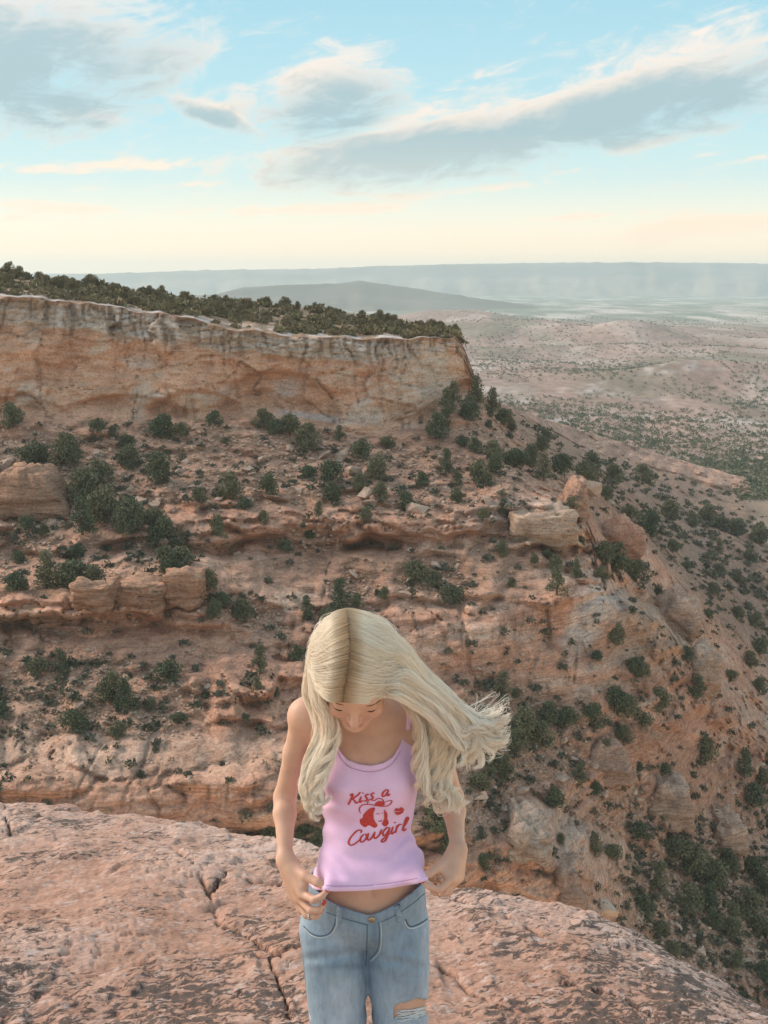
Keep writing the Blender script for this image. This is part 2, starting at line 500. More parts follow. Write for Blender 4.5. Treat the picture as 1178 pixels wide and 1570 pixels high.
cap = ss(GL, 8.72, 8.80) * M_CLIFF
alc = fbm(np.stack([P0[..., 0] / 13, P0[..., 2] / 5 + 3, np.full_like(GX, 2.0)], -1), 3)
arch = np.zeros_like(GX)
for (ax, ay, aw, ah, dp) in ((425, 600, 95, 60, 2.2), (190, 620, 110, 42, 1.8), (60, 625, 60, 35, 1.2), (715, 590, 26, 34, 3.2), (560, 590, 60, 48, 1.0), (300, 615, 80, 45, 1.4)):
    rr = np.sqrt(((GX - ax) / aw) ** 2 + (np.maximum(ay + 25 - GY, 0) / ah) ** 2)
    arch += dp * (1 - ss(rr, 0.82, 1.0)) * ss(GL, 8.0, 8.12)
disp = disp + M_CLIFF * (1.3 * alc + 0.55 * b2 * (0.35 + cap * 0.9) + 0.55 * crack + 0.45 * fine + 0.45 * cap * b1 + arch)
rib = fbm(np.stack([(GX - 0.95 * GY) / 46.0, (GX + GY) / 190.0, np.full_like(GX, 4.4)], -1), 4)
rib2 = fbm(np.stack([(GX - 0.95 * GY) / 17.0, (GX + GY) / 60.0, np.full_like(GX, 9.4)], -1), 3)
M_RIB = ss(GX, 860, 980) * (1 - ss(GL, 8.6, 9.6)) * ss(GL, 1.0, 2.0)
disp = disp + M_RIB * (1.2 * rib + 0.6 * rib2)
disp = disp + M_GREEN * 2.2 * big + M_TOP * 0.25 * fine
disp = disp + slick * 0.7 * crack
disp *= np.where(GL > 10.0, np.where(GX < 742, 0.15, 1.0), 1.0)
for li, wdt, dp in ((4.0, 0.35, 1.2), (6.0, 0.45, 2.4), (1.0, 0.4, 2.2)):
    q = (GL - li) / wdt
    disp = disp + slick * dp * ss(q, -0.25, 0.0) * (1 - ss(q, 0.55, 1.0)) * (1 - ss(GX, 900, 1000)) * ss(wq1, -0.4, 0.2)
# the cliff: big exfoliation plates with open edges
pa, pb, pr = voronoi2(GX / 62 + 0.5 * wq1, GY / 40 + 0.5 * wq2, 5.0)
disp = disp + M_CLIFF * (1.7 * (pr - 0.5) * ss(hf_ := np.clip(GL - 8.0, 0, 1), 0.0, 0.15) + 0.35 * (1 - ss(pb - pa, 0.0, 0.05)))
GT2 = GT + disp * (GT / 150.0)


def terrace(z, h, tread):
    s_ = z / h
    k = np.floor(s_); f = s_ - k
    g = np.where(f < tread, 0.25 * f / tread, 0.25 + 0.75 * ss(f, tread, tread + 0.6 * (1 - tread)))
    return h * (k + g) - z


dirz = px_dir(GX, GY)[..., 2]
tz = terrace(zz, 4.6, 0.62) * (0.25 + 0.75 * amp_mod) + 0.8 * terrace(zz + 0.5 * big, 1.5, 0.55)
dt = np.clip(tz / np.minimum(dirz, -0.12), -9, 9) * np.clip(slick + 0.25 * M_TALUS, 0, 1) * (1 - ss(GL, 7.6, 7.95)) * 0.55 * (1 - 0.85 * M_SMOOTH)
GT2 = GT2 + dt
# joints: beds break into blocks, each standing a little forward or back
arc = P0[..., 0] + 0.45 * P0[..., 1]
for th, wd, am, sd in ((2.3, 3.1, 1.0, 1.0), (1.0, 1.5, 0.5, 7.0)):
    kb = np.floor((zz + sd) / th)
    cc_ = arc / wd + np.modf(np.abs(np.sin(kb * 7.13 + sd) * 91.7))[0] * 10 + 0.35 * fine
    ci = np.floor(cc_); cf = cc_ - ci
    rb = np.modf(np.abs(np.sin(ci * 12.9898 + kb * 78.233 + sd) * 43758.5453))[0]
    groove = 1 - ss(np.minimum(cf, 1 - cf), 0.0, 0.07)
    blocky = ss(fbm(np.stack([P0[..., 0] / 16, P0[..., 1] / 16, zz / 5 + sd], -1), 3), -0.02, 0.25)
    GT2 = GT2 + (slick * (1 - M_SMOOTH) * blocky * am * (1.6 * (rb - 0.5) + 0.9 * groove)) * (1 - ss(GL, 7.7, 7.95)) * (GT / 150.0)
P = px_point(GX, GY, GT2)

# real colour of the rock: beds, desert varnish, bleached and pale bands, soil
c_slick = np.array([0.57, 0.31, 0.215])
c_dark = np.array([0.41, 0.225, 0.16])
c_pale = np.array([0.64, 0.45, 0.35])
c_soil = np.array([0.51, 0.30, 0.215])
c_cliff = np.array([0.70, 0.40, 0.265])
c_white = np.array([0.62, 0.52, 0.47])
band = 0.5 + 0.5 * np.sin(zz * 2.1 + 2.5 * big + 3 * np.sin(zz * 0.63))
band2 = fbm(np.stack([P0[..., 0] / 30, P0[..., 1] / 30, zz / 1.7], -1), 3)
C = c_slick + (c_dark - c_slick) * (0.65 * ss(band2, 0.05, 0.7))[..., None]
C = C + (c_pale - C) * (0.6 * ss(-band2 + 0.3 * fine, 0.1, 0.8))[..., None]
bench = ss(GL % 1.0, 0.0, 0.3) * (np.isin(np.floor(GL), (2, 5)))
C = C + (c_pale - C) * (0.35 * bench * slick)[..., None]
C = C * (1 + slick * 0.34 * (vr - 0.5))[..., None]
C = C + (c_soil * (1 + 0.25 * fine[..., None]) - C) * (M_TALUS * 0.85)[..., None]
mot = fbm(np.stack([P0[..., 0] / 6, P0[..., 2] / 3.5, np.full_like(GX, 8.0)], -1), 4)
Ccl = c_cliff + (np.array([0.70, 0.52, 0.41]) - c_cliff) * (ss(mot + 0.35 * ss(GX, 430, 700), 0.15, 0.75))[..., None]
Ccl = Ccl + (np.array([0.50, 0.26, 0.165]) - Ccl) * (0.6 * ss(-mot, 0.1, 0.7))[..., None]
streak = perlin(np.stack([xb / 0.85, P0[..., 2] / 9, np.full_like(GX, 1.0)], -1)) + 0.6 * perlin(np.stack([xb / 0.35, P0[..., 2] / 5, np.full_like(GX, 3.0)], -1))
hfrac = np.clip(GL - 8.0, 0, 1)
run = ss(streak, 0.02, 0.34) * ss(hfrac + 0.35 * perlin(np.stack([xb / 3, np.zeros_like(GX), np.zeros_like(GX)], -1)), 0.55, 0.95)
low = ss(streak, 0.0, 0.4) * (1 - ss(hfrac, 0.12, 0.32)) * ss(perlin(np.stack([xb / 7, np.full_like(GX, 7.), np.zeros_like(GX)], -1)), -0.1, 0.35)
Ccap = np.array([0.56, 0.43, 0.34]) + (c_white - np.array([0.56, 0.43, 0.34])) * ss(-streak, 0.1, 0.5)[..., None]
Ccl = Ccl + (Ccap - Ccl) * (ss(hfrac, 0.70, 0.80) * (1 - 0.5 * ss(GX, 560, 700)))[..., None]
Ccl = Ccl + (np.array([0.12, 0.075, 0.055]) - Ccl) * (0.66 * run)[..., None]
Ccl = Ccl + (np.array([0.17, 0.095, 0.065]) - Ccl) * (0.7 * low)[..., None]
C = C + (Ccl - C) * M_CLIFF[..., None]
drip = ss(streak, 0.1, 0.5) * slick * np.isin(np.floor(GL), (1, 4, 6)) * ss(GL % 1.0, 0.35, 0.9) * (1 - ss(GX, 820, 920))
C = C + (np.array([0.14, 0.085, 0.065]) - C) * (0.6 * drip)[..., None]
topc = np.array([0.40, 0.27, 0.19]) + (np.array([0.64, 0.56, 0.52]) - np.array([0.40, 0.27, 0.19])) * ((1 - ss(GL, 9.10, 9.32)) * ss(fbm(np.stack([GX / 28, GL * 3, np.full_like(GX, 2.2)], -1), 3), -0.25, 0.25))[..., None]
C = C + (topc - C) * M_TOP[..., None]
C = C + (np.array([0.34, 0.225, 0.165]) - C) * (M_GREEN * 0.75)[..., None]
C = C + (np.array([0.52, 0.31, 0.23]) * (1 + 0.35 * (band[..., None] - 0.5)) - C) * M_STRIP[..., None]
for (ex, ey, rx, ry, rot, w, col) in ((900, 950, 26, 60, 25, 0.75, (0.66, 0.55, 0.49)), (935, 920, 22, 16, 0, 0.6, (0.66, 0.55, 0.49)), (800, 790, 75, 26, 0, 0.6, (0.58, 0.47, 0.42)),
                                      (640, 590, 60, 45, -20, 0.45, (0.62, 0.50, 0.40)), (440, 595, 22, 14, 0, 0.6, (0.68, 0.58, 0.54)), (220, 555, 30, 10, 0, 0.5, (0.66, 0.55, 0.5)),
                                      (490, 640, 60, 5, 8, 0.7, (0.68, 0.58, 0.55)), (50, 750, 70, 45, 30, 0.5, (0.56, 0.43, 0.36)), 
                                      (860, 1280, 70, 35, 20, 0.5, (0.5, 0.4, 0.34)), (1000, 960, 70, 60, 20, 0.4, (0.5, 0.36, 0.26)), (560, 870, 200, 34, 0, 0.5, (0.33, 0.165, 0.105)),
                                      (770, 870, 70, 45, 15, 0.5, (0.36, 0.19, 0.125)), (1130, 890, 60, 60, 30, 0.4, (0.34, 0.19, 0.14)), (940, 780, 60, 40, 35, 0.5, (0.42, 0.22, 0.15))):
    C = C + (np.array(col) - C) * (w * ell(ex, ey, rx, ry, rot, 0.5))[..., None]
C = np.clip(C, 0.03, 0.8)

# skirt: the slope goes on, out of sight, down behind its skyline
sk1 = P[-1].copy(); sk1[:, 1] += 14; sk1[:, 2] -= 7
sk2 = P[-1].copy(); sk2[:, 1] += 60; sk2[:, 2] -= 55
PV = np.concatenate([P, sk1[None], sk2[None]], 0)
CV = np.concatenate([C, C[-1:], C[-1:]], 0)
CA = 1 - 0.7 * np.concatenate([M_CLIFF, M_CLIFF[-1:], M_CLIFF[-1:]], 0)      # thin bedding shows less on the massive cliff
nr, nc = PV.shape[:2]
idx = np.arange(nr * nc).reshape(nr, nc)
quads = np.stack([idx[:-1, :-1], idx[:-1, 1:], idx[1:, 1:], idx[1:, :-1]], -1).reshape(-1, 4)
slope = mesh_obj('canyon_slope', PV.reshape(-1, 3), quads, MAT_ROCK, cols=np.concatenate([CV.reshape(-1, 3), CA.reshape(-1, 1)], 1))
tag(slope, 'red sandstone canyon wall with ledges rubble and a tall cliff opposite the woman', 'canyon wall', kind='structure')


def ground_many(px, py):
    j = np.clip(np.round((px - PXC[0]) / (PXC[1] - PXC[0])).astype(int), 0, len(PXC) - 1)
    k = np.zeros(len(px))
    for c in np.unique(j):
        m = j == c
        k[m] = np.interp(-py[m], -GY[:, c], np.arange(GY.shape[0]))
    k0 = k.astype(int); k1 = np.minimum(k0 + 1, GY.shape[0] - 1); f = (k - k0)[:, None]
    return P[k0, j] * (1 - f) + P[k1, j] * f, GL[k0, j], M_TALUS[k0, j], GT2[k0, j], CREASE[k0, j]


def ground(px, py):
    """point of the slope that the photo shows at this pixel, and its layer value"""
    j = (px - PXC[0]) / (PXC[1] - PXC[0])
    j0 = int(np.clip(round(j), 0, len(PXC) - 1))
    col = GY[:, j0]
    k = np.interp(-py, -col, np.arange(len(col)))
    k0 = int(k); k1 = min(k0 + 1, len(col) - 1); f = k - k0
    p = P[k0, j0] * (1 - f) + P[k1, j0] * f
    return p, GL[k0, j0], M_TALUS[k0, j0], GT2[k0, j0]


# ------------------------------------------------------------------ valley, far ridge, far mesa
def valley():
    r = np.concatenate([np.geomspace(330, 2500, 260), np.geomspace(2530, 8600, 110)])
    a = np.radians(np.linspace(-42, 42, 430))
    R, A = np.meshgrid(r, a, indexing='ij')
    X, Y = R * np.sin(A), R * np.cos(A)
    hills = fbm(np.stack([X / 260, Y / 420, np.zeros_like(X)], -1), 5)
    z = -77 + 6.0 * hills * ss(R, 420, 900) * (1 - 0.7 * ss(R, 2500, 6000))
    z += 1.2 * fbm(np.stack([X / 40, Y / 40, np.ones_like(X)], -1), 3) * (1 - ss(R, 1500, 3000))

    def mound(px, py, t, w, d, h):
        p = px_point(np.array(px), np.array(py), np.array(float(t)))
        q = ((X - p[0]) / w) ** 2 + ((Y - p[1]) / d) ** 2
        return h * np.exp(-q) * (1 + 0.25 * hills)
    z += mound(965, 520, 1500, 60, 70, 17) + mound(1000, 522, 1550, 140, 90, 8) + mound(1130, 590, 880, 90, 60, 14) + mound(1060, 600, 850, 70, 50, 9) \
        + mound(780, 515, 1700, 200, 200, 22) + mound(700, 498, 2000, 160, 160, 30) + mound(900, 545, 1300, 260, 50, 7)
    
    fz = fbm(np.stack([X / 60, Y / 130, np.full_like(X, 3.)], -1), 4)
    soil = np.array([0.41, 0.27, 0.22]) + (np.array([0.50, 0.37, 0.315]) - np.array([0.41, 0.27, 0.22])) * ss(fz, -0.1, 0.5)[..., None]
    grn = ss(fbm(np.stack([X / 130, Y / 300, np.full_like(X, 6.)], -1), 4), -0.1, 0.5)
    soil = soil + (np.array([0.19, 0.175, 0.12]) - soil) * (0.55 * grn)[..., None]
    # pale slickrock pavements and washes
    pale = ss(fbm(np.stack([X / 75 + 0.3 * Y / 75, Y / 48, np.full_like(X, 9.)], -1), 5), 0.25, 0.42) * (1 - ss(R, 900, 1500))
    pale *= ss(R, 330, 400) * ss(perlin(np.stack([X / 9, Y / 14, np.full_like(X, 2.2)], -1)), -0.25, 0.35)
    soil = soil + (np.array([0.56, 0.47, 0.44]) - soil) * (0.7 * pale)[..., None]
    # the town and its fields far out
    far = ss(R, 1900, 2700)
    fld = fbm(np.stack([X / 110, Y / 420, np.full_like(X, 12.)], -1), 5, gain=0.6)
    farc = np.array([0.34, 0.31, 0.25]) + (np.array([0.60, 0.52, 0.45]) - np.array([0.34, 0.31, 0.25])) * ss(fld, -0.05, 0.45)[..., None]
    farc = farc + (np.array([0.20, 0.24, 0.17]) - farc) * (0.6 * ss(-fld, 0.05, 0.4))[..., None]
    soil = soil + (farc - soil) * far[..., None]
    nr, nc = X.shape
    idx = np.arange(nr * nc).reshape(nr, nc)
    quads = np.stack([idx[:-1, :-1], idx[:-1, 1:], idx[1:, 1:], idx[1:, :-1]], -1).reshape(-1, 4)
    m, T, b = principled('valley_soil', 0.95, 0.1)
    at = T.n('ShaderNodeVertexColor'); at.layer_name = 'Col'
    pos = T.n('ShaderNodeNewGeometry').outputs['Position']
    n1 = T.noise(T.mapping(pos, scale=(1, 0.5, 1)), 0.12, 7.0, 0.7)
    n2 = T.noise(T.mapping(pos, scale=(1, 0.3, 1)), 0.016, 8.0, 0.72)
    c = T.mix(1.0, at.outputs[0], T.ramp(n1, [(0.3, (0.62, 0.62, 0.62)), (0.55, (1, 1, 1)), (0.75, (1.3, 1.3, 1.3))]), 'MULTIPLY')
    c = T.mix(1.0, c, T.ramp(n2, [(0.3, (0.68, 0.70, 0.68)), (0.55, (1, 1, 1)), (0.72, (1.35, 1.32, 1.3))]), 'MULTIPLY')
    T.link(c, b.inputs['Base Color'])
    o = mesh_obj('valley_floor', np.stack([X, Y, z], -1).reshape(-1, 3), quads, m, cols=soil.reshape(-1, 3))
    tag(o, 'wide scrub covered desert valley floor reaching to the far mesa', 'valley', kind='structure')
    return (X, Y, z, R, A)


VAL = valley()


def valley_z(x, y):
    X, Y, Z, R, A = VAL
    r = math.hypot(x, y); a = math.atan2(x, y)
    i = int(np.clip(np.searchsorted(R[:, 0], r), 1, R.shape[0] - 1)); j = int(np.clip(round((a - A[0, 0]) / (A[0, 1] - A[0, 0])), 0, A.shape[1] - 1))
    f = (r - R[i - 1, 0]) / (R[i, 0] - R[i - 1, 0])
    return Z[i - 1, j] * (1 - f) + Z[i, j] * f


def ridge(name, label, pts, dist, depth, base, colr, seed, rough):
    """long hill: crest follows (photo px, photo py), slopes forward and back with gullies"""
    xs = np.linspace(-500, 1700, 420)
    ys = np.interp(xs, [p[0] for p in pts], [p[1] for p in pts])
    ys = ys - rough * np.abs(fbm(np.stack([xs / 30, np.full_like(xs, seed), np.zeros_like(xs)], -1), 4))
    n = 40
    V = []
    crest = px_point(xs, ys, np.full_like(xs, float(dist)))
    for k in range(n + 14):
        f = k / n
        if k <= n:      # foot (f=0) to crest (f=1)
            prof = 0.62 * ss(f, 0.0, 1.0) + 0.38 * ss(f, 0.78, 0.97)
            y = crest[:, 1] - depth * (1 - f)
        else:
            prof = 1 - (k - n) / 13.0
            y = crest[:, 1] + depth * (k - n) / 8
        gul = fbm(np.stack([crest[:, 0] / (depth * 0.22), y / (depth * 1.3), np.full_like(xs, seed + 5)], -1), 4)
        z = base + (crest[:, 2] - base) * np.clip(prof, 0, 1) + gul * (crest[:, 2] - base) * 0.17 * (math.sin(math.pi * min(f, 1)) if k <= n else 0.0)
        V.append(np.stack([crest[:, 0] * y / crest[:, 1], y, z], -1))
    V = np.array(V)
    nr, nc = V.shape[:2]
    idx = np.arange(nr * nc).reshape(nr, nc)
    quads = np.stack([idx[:-1, :-1], idx[:-1, 1:], idx[1:, 1:], idx[1:, :-1]], -1).reshape(-1, 4)
    m, T, b = principled(name + '_rock', 0.95, 0.1)
    pos = T.n('ShaderNodeNewGeometry').outputs['Position']
    nz = T.noise(T.mapping(pos, scale=(1, 1, 5)), 0.0022, 6.0, 0.65)
    c = T.ramp(nz, [(0.3, tuple(0.7 * x for x in colr)), (0.7, tuple(1.3 * x for x in colr))])
    T.link(c, b.inputs['Base Color'])
    o = mesh_obj(name, V.reshape(-1, 3), quads, m)
    tag(o, label, 'hills', kind='structure')


ridge('far_mesa', 'long level blue mesa along the horizon', [(-500, 418), (150, 420), (340, 414), (480, 413), (560, 409), (700, 405), (850, 403), (1100, 403), (1178, 405), (1700, 406)],
      7000, 850, -85, (0.34, 0.27, 0.22), 2.0, 2.0)
ridge('low_ridge', 'low blue hazy ridge behind the plateau trees', [(-500, 470), (330, 452), (372, 441), (440, 437), (520, 435), (548, 431), (575, 434), (640, 443), (720, 456), (800, 466), (860, 480), (1000, 520), (1700, 540)],
      3500, 650, -90, (0.20, 0.17, 0.14), 8.0, 1.5)


# ------------------------------------------------------------------ junipers and pinyons
def foliage_material(name, ca, cb, cc):
    m, T, b = principled(name, 0.8, 0.2)
    oi = T.n('ShaderNodeObjectInfo')
    pos = T.n('ShaderNodeNewGeometry').outputs['Position']
    n = T.noise(pos, 2.3, 3.0, 0.6)
    c = T.mix(T.sstep(n, 0.35, 0.68), ca, cb)
    c = T.mix(T.m('MULTIPLY', oi.outputs['Random'], 0.75), c, cc)
    T.link(c, b.inputs['Base Color'])
    return m


MAT_JUNIPER = foliage_material('juniper_leaf', (0.072, 0.098, 0.062), (0.140, 0.160, 0.092), (0.22, 0.195, 0.118))
MAT_RIM = foliage_material('glow_juniper_leaf', (0.17, 0.142, 0.075), (0.27, 0.215, 0.112), (0.22, 0.17, 0.095))  # warm backlight glow put into the leaf colour of the plateau rim
MAT_SCRUB = foliage_material('scrub_leaf', (0.085, 0.095, 0.066), (0.14, 0.138, 0.098), (0.155, 0.13, 0.095))
_m, _T, _b = principled('juniper_bark', 0.95, 0.1)
_pos = _T.n('ShaderNodeTexCoord').outputs['Object']
_T.link(_T.ramp(_T.noise(_T.mapping(_pos, scale=(14, 14, 2)), 3.0, 5.0), [(0.3, (0.07, 0.045, 0.032)), (0.7, (0.21, 0.155, 0.12))]), _b.inputs['Base Color'])
MAT_BARK = _m


def tufts(rng, centres, radii, n_each, size):
    """many small leaf sprays spread through clumps; returns vertices and triangles"""
    V, Fc = [], []
    for c, r in zip(centres, radii):
        n = max(10, int(n_each * (r.prod() ** (1 / 3.0)) ** 2 / 0.04))
        d = rng.normal(size=(n, 3)); d /= np.linalg.norm(d, axis=1)[:, None]
        rad = rng.random(n) ** 0.30
        p = c + d * r * rad[:, None]
        for q, dd in zip(p, d):
            a = dd * 0.5 + rng.normal(size=3) * 0.7 + np.array([0, 0, 0.45]); a /= np.linalg.norm(a)
            s = np.cross(a, rng.normal(size=3)); s /= np.linalg.norm(s)
            L = size * (0.6 + 0.9 * rng.random())
            k = len(V)
            V += [q - s * L * 0.40, q + s * L * 0.40, q + a * L, q + np.cross(a, s) * L * 0.45 - a * 0.2 * L]
            Fc += [(k, k + 1, k + 2), (k, k + 3, k + 2)]
    return np.array(V), Fc


def limb(V, Fc, pts, rads, seg=5):
    base = len(V)
    for i, (p, r) in enumerate(zip(pts, rads)):
        for k in range(seg):
            a = 2 * math.pi * k / seg
            V.append(np.array(p) + np.array([math.cos(a) * r, math.sin(a) * r, 0]))
        if i:
            for k in range(seg):
                a0 = base + (i - 1) * seg + k; a1 = base + (i - 1) * seg + (k + 1) % seg
                Fc.append((a0, a1, a1 + seg, a0 + seg))


def make_tree_meshes(kind, seed):
    """unit-width tree: crown mesh and trunk mesh"""
    rng = np.random.default_rng(seed)
    h = {'round': 0.92, 'tall': 1.45, 'spread': 0.62}[kind]
    C, R, V, Fc = [], [], [], []
    nl = {'round': 24, 'tall': 22, 'spread': 20}[kind]
    for i in range(nl):
        f = (i + 0.5) / nl
        z = h * (0.10 + 0.78 * f)
        prof = math.sin(math.pi * min(1, 0.28 + 0.72 * f)) ** 0.7 if kind != 'tall' else (1.06 - f) ** 0.75
        rr = 0.34 * prof * math.sqrt(rng.random()) + 0.03
        a = rng.random() * 6.283 + i * 2.4
        C.append(np.array([rr * math.cos(a), rr * math.sin(a), z]))
        s = (0.12 + 0.08 * rng.random()) * (0.75 + 0.35 * prof)
        R.append(np.array([s * 1.2, s * 1.2, s * 0.9]))
    cv, cf = tufts(rng, C, R, 85, 0.058)
    lean = rng.normal(size=2) * 0.05
    limb(V, Fc, [(0, 0, -0.06), (lean[0] * 0.5, lean[1] * 0.5, h * 0.22), (lean[0], lean[1], h * 0.55)], [0.055, 0.042, 0.02])
    for c in C[::2]:
        limb(V, Fc, [(lean[0] * 0.3, lean[1] * 0.3, h * 0.12 + 0.3 * c[2] * rng.random()), tuple(c * 0.6 + np.array([0, 0, 0.1 * h])), tuple(c)], [0.026, 0.016, 0.006], 4)
    return cv, cf, np.array(V), Fc


def plain_mesh(name, V, Fc, mat, smooth=False):
    me = bpy.data.meshes.new(name)
    me.from_pydata([tuple(v) for v in V], [], Fc)
    if smooth:
        me.polygons.foreach_set('use_smooth', np.ones(len(me.polygons), dtype=bool))
    me.materials.append(mat)
    me.update()
    return me


TREE = {}
for kind in ('round', 'tall', 'spread'):
    for s in range(3):
        cv, cf, tv, tf = make_tree_meshes(kind, 100 + s * 7 + len(kind))
        TREE[kind, s] = (plain_mesh('juniper_crown', cv, cf, MAT_JUNIPER), plain_mesh('juniper_crown_glow', cv, cf, MAT_RIM), plain_mesh('juniper_trunk', tv, tf, MAT_BARK, True))

ORD = ['first', 'second', 'third', 'fourth', 'fifth', 'sixth', 'seventh', 'eighth', 'ninth', 'tenth', 'eleventh', 'twelfth', 'thirteenth', 'fourteenth', 'fifteenth', 'sixteenth',
       'seventeenth', 'eighteenth', 'nineteenth', 'twentieth', 'twenty-first', 'twenty-second', 'twenty-third', 'twenty-fourth', 'twenty-fifth', 'twenty-sixth', 'twenty-seventh', 'twenty-eighth', 'twenty-ninth', 'thirtieth']
ORD += ['thirty-' + w for w in ORD[:9]] + ['fortieth'] + ['forty-' + w for w in ORD[:9]] + ['fiftieth'] + ['fifty-' + w for w in ORD[:9]]

TREES = [(19, 655, 36), (50, 712, 50), (104, 715, 50), (200, 718, 38), (245, 738, 42), (150, 745, 45), (130, 770, 48), (165, 800, 58), (195, 785, 40), (125, 820, 40), (200, 818, 50), (235, 803, 38),
         (250, 840, 50), (277, 870, 48), (255, 878, 40), (40, 812, 32), (68, 822, 18), (28, 862, 26), (116, 900, 60), (70, 905, 40), (147, 900, 38), (25, 905, 40), (193, 685, 26), (250, 672, 42), (150, 662, 30),
         (276, 668, 30), (330, 652, 24), (346, 681, 17), (306, 770, 24), (353, 764, 42), (376, 780, 25), (331, 840, 33), (118, 857, 32), (172, 668, 22), (404, 655, 28), (318, 905, 32), (345, 930, 34), (370, 948, 34),
         (330, 946, 26), (421, 665, 30), (446, 665, 32), (470, 690, 40), (520, 676, 18), (553, 702, 36), (597, 688, 22), (581, 735, 42), (584, 765, 26), (509, 735, 42), (508, 768, 30), (413, 758, 32), (475, 732, 26),
         (550, 750, 22), (622, 780, 30), (488, 792, 18), (560, 800, 24), (544, 836, 30), (474, 825, 16), (438, 845, 28), (405, 800, 20), (670, 671, 38), (686, 640, 30), (682, 730, 28), (645, 746, 22), (525, 940, 34),
         (548, 930, 22), (590, 918, 20), (664, 898, 24), (640, 888, 40), (692, 920, 34), (470, 950, 26), (497, 952, 20), (695, 620, 24), (720, 645, 34), (730, 622, 28), (756, 640, 28), (772, 652, 28), (750, 657, 13),
         (786, 662, 16), (710, 682, 20), (726, 692, 20), (830, 692, 26), (836, 676, 20), (755, 707, 34), (788, 716, 40), (815, 716, 32), (735, 742, 36), (762, 726, 30), (700, 747, 18), (835, 737, 30), (861, 727, 34),
         (900, 737, 40), (906, 716, 30), (880, 782, 30), (700, 770, 22), (770, 787, 22), (742, 797, 18), (930, 767, 24), (965, 797, 32), (945, 877, 44), (928, 862, 32), (976, 892, 38), (925, 892, 26), (840, 857, 16),
         (820, 863, 13), (882, 887, 20), (855, 912, 30), (850, 872, 20), (785, 899, 14), (770, 852, 24), (890, 840, 18), (940, 742, 36), (985, 742, 30), (1027, 797, 32), (1000, 822, 40), (1060, 807, 22), (1085, 802, 32),
         (1110, 812, 30), (1105, 882, 26), (1093, 910, 24), (1130, 947, 24), (1087, 947, 20), (1160, 962, 24), (1030, 847, 22), (1130, 892, 18), (1008, 912, 14), (1130, 822, 30), (1165, 832, 30), (1150, 862, 20),
         (1050, 872, 16), (1100, 852, 18), (770, 1072, 32), (790, 1070, 16), (745, 1102, 22), (840, 1112, 36), (870, 1112, 40), (805, 1134, 48), (828, 1142, 40), (790, 1152, 36), (910, 1112, 38), (945, 1088, 40),
         (965, 1098, 36), (985, 1114, 36), (1010, 1088, 38), (985, 1037, 26), (972, 1033, 26), (945, 987, 36), (915, 1012, 18), (1050, 1012, 22), (1070, 1072, 28), (1076, 1002, 14), (957, 1137, 26), (1080, 1167, 38),
         (1020, 1187, 24), (980, 1182, 16), (930, 1163, 24), (890, 1203, 26), (912, 1217, 20), (850, 1237, 30), (775, 1197, 30), (757, 1183, 38), (735, 1207, 34), (1165, 1002, 30), (1150, 1022, 26), (1120, 1042, 24),
         (1165, 1062, 24), (1140, 1192, 30), (1165, 1203, 36), (1152, 1233, 36), (1030, 1312, 50), (1062, 1342, 50), (1092, 1363, 48), (1050, 1393, 44), (988, 1398, 40), (1112, 1333, 36), (1140, 1403, 44), (1120, 1443, 40),
         (1162, 1433, 40), (1035, 1462, 28), (1172, 1373, 30), (1092, 1424, 30), (980, 1283, 30), (937, 1313, 30), (912, 1313, 24), (860, 1293, 18), (742, 1333, 24), (1130, 1483, 26), (1170, 1503, 30), (1010, 1373, 34),
         (172, 1077, 44), (192, 1088, 32), (232, 1088, 20), (275, 1108, 26), (258, 1042, 46), (115, 1118, 42), (180, 1128, 26), (60, 1033, 38), (95, 1033, 30), (4, 1093, 24), (455, 1012, 28), (400, 1033, 28),
         (397, 1073, 24), (421, 1068, 18), (470, 1297, 38), (412, 1288, 28), (490, 1303, 36), (440, 1291, 26), (668, 1276, 40), (684, 1302, 36), (662, 1250, 30), (1010, 1432, 30), (1085, 1390, 34), (1155, 1350, 36)]


def region_of(px, py, lay):
    if lay >= 9 and px < 742: return 'rim west' if px < 170 else ('rim' if px < 420 else 'rim east')
    if px < 300 and py < 925: return 'left ledge'
    if px < 420 and py >= 990: return 'lower left' if py < 1180 else 'gully'
    if py > 1240 and px < 720: return 'gully'
    if px < 660 and py < 860: return 'talus' if py < 785 else 'long ledge'
    if px < 720: return 'slickrock'
    if py < 760 and px < 860: return 'point'
    if px >= 860 and py < 960: return 'right slope'
    if py > 1260: return 'canyon floor'
    if py >= 1040 and px < 1060: return 'under bulge'
    if px >= 1040: return 'far right'
    return 'above bulge'


WHERE = {'rim west': 'on the left plateau rim', 'rim east': 'on the right plateau rim', 'rim': 'on the mid plateau rim', 'left ledge': 'on the broken slope left of the talus', 'lower left': 'on the lower left rubble bench',
         'gully': 'in the gully just behind the woman', 'talus': 'on the rubble slope under the cliff', 'long ledge': 'along the long middle ledge',
         'slickrock': 'on the slickrock above her head', 'point': 'below the end of the cliff', 'right slope': 'on the slope right of the cliff',
         'canyon floor': 'on the canyon floor at lower right', 'under bulge': 'under the pale bulging slickrock', 'far right': 'on the descending slope at far right', 'above bulge': 'above the pale bulging slickrock'}
items = [(x, y, w, 0) for (x, y, w) in TREES]
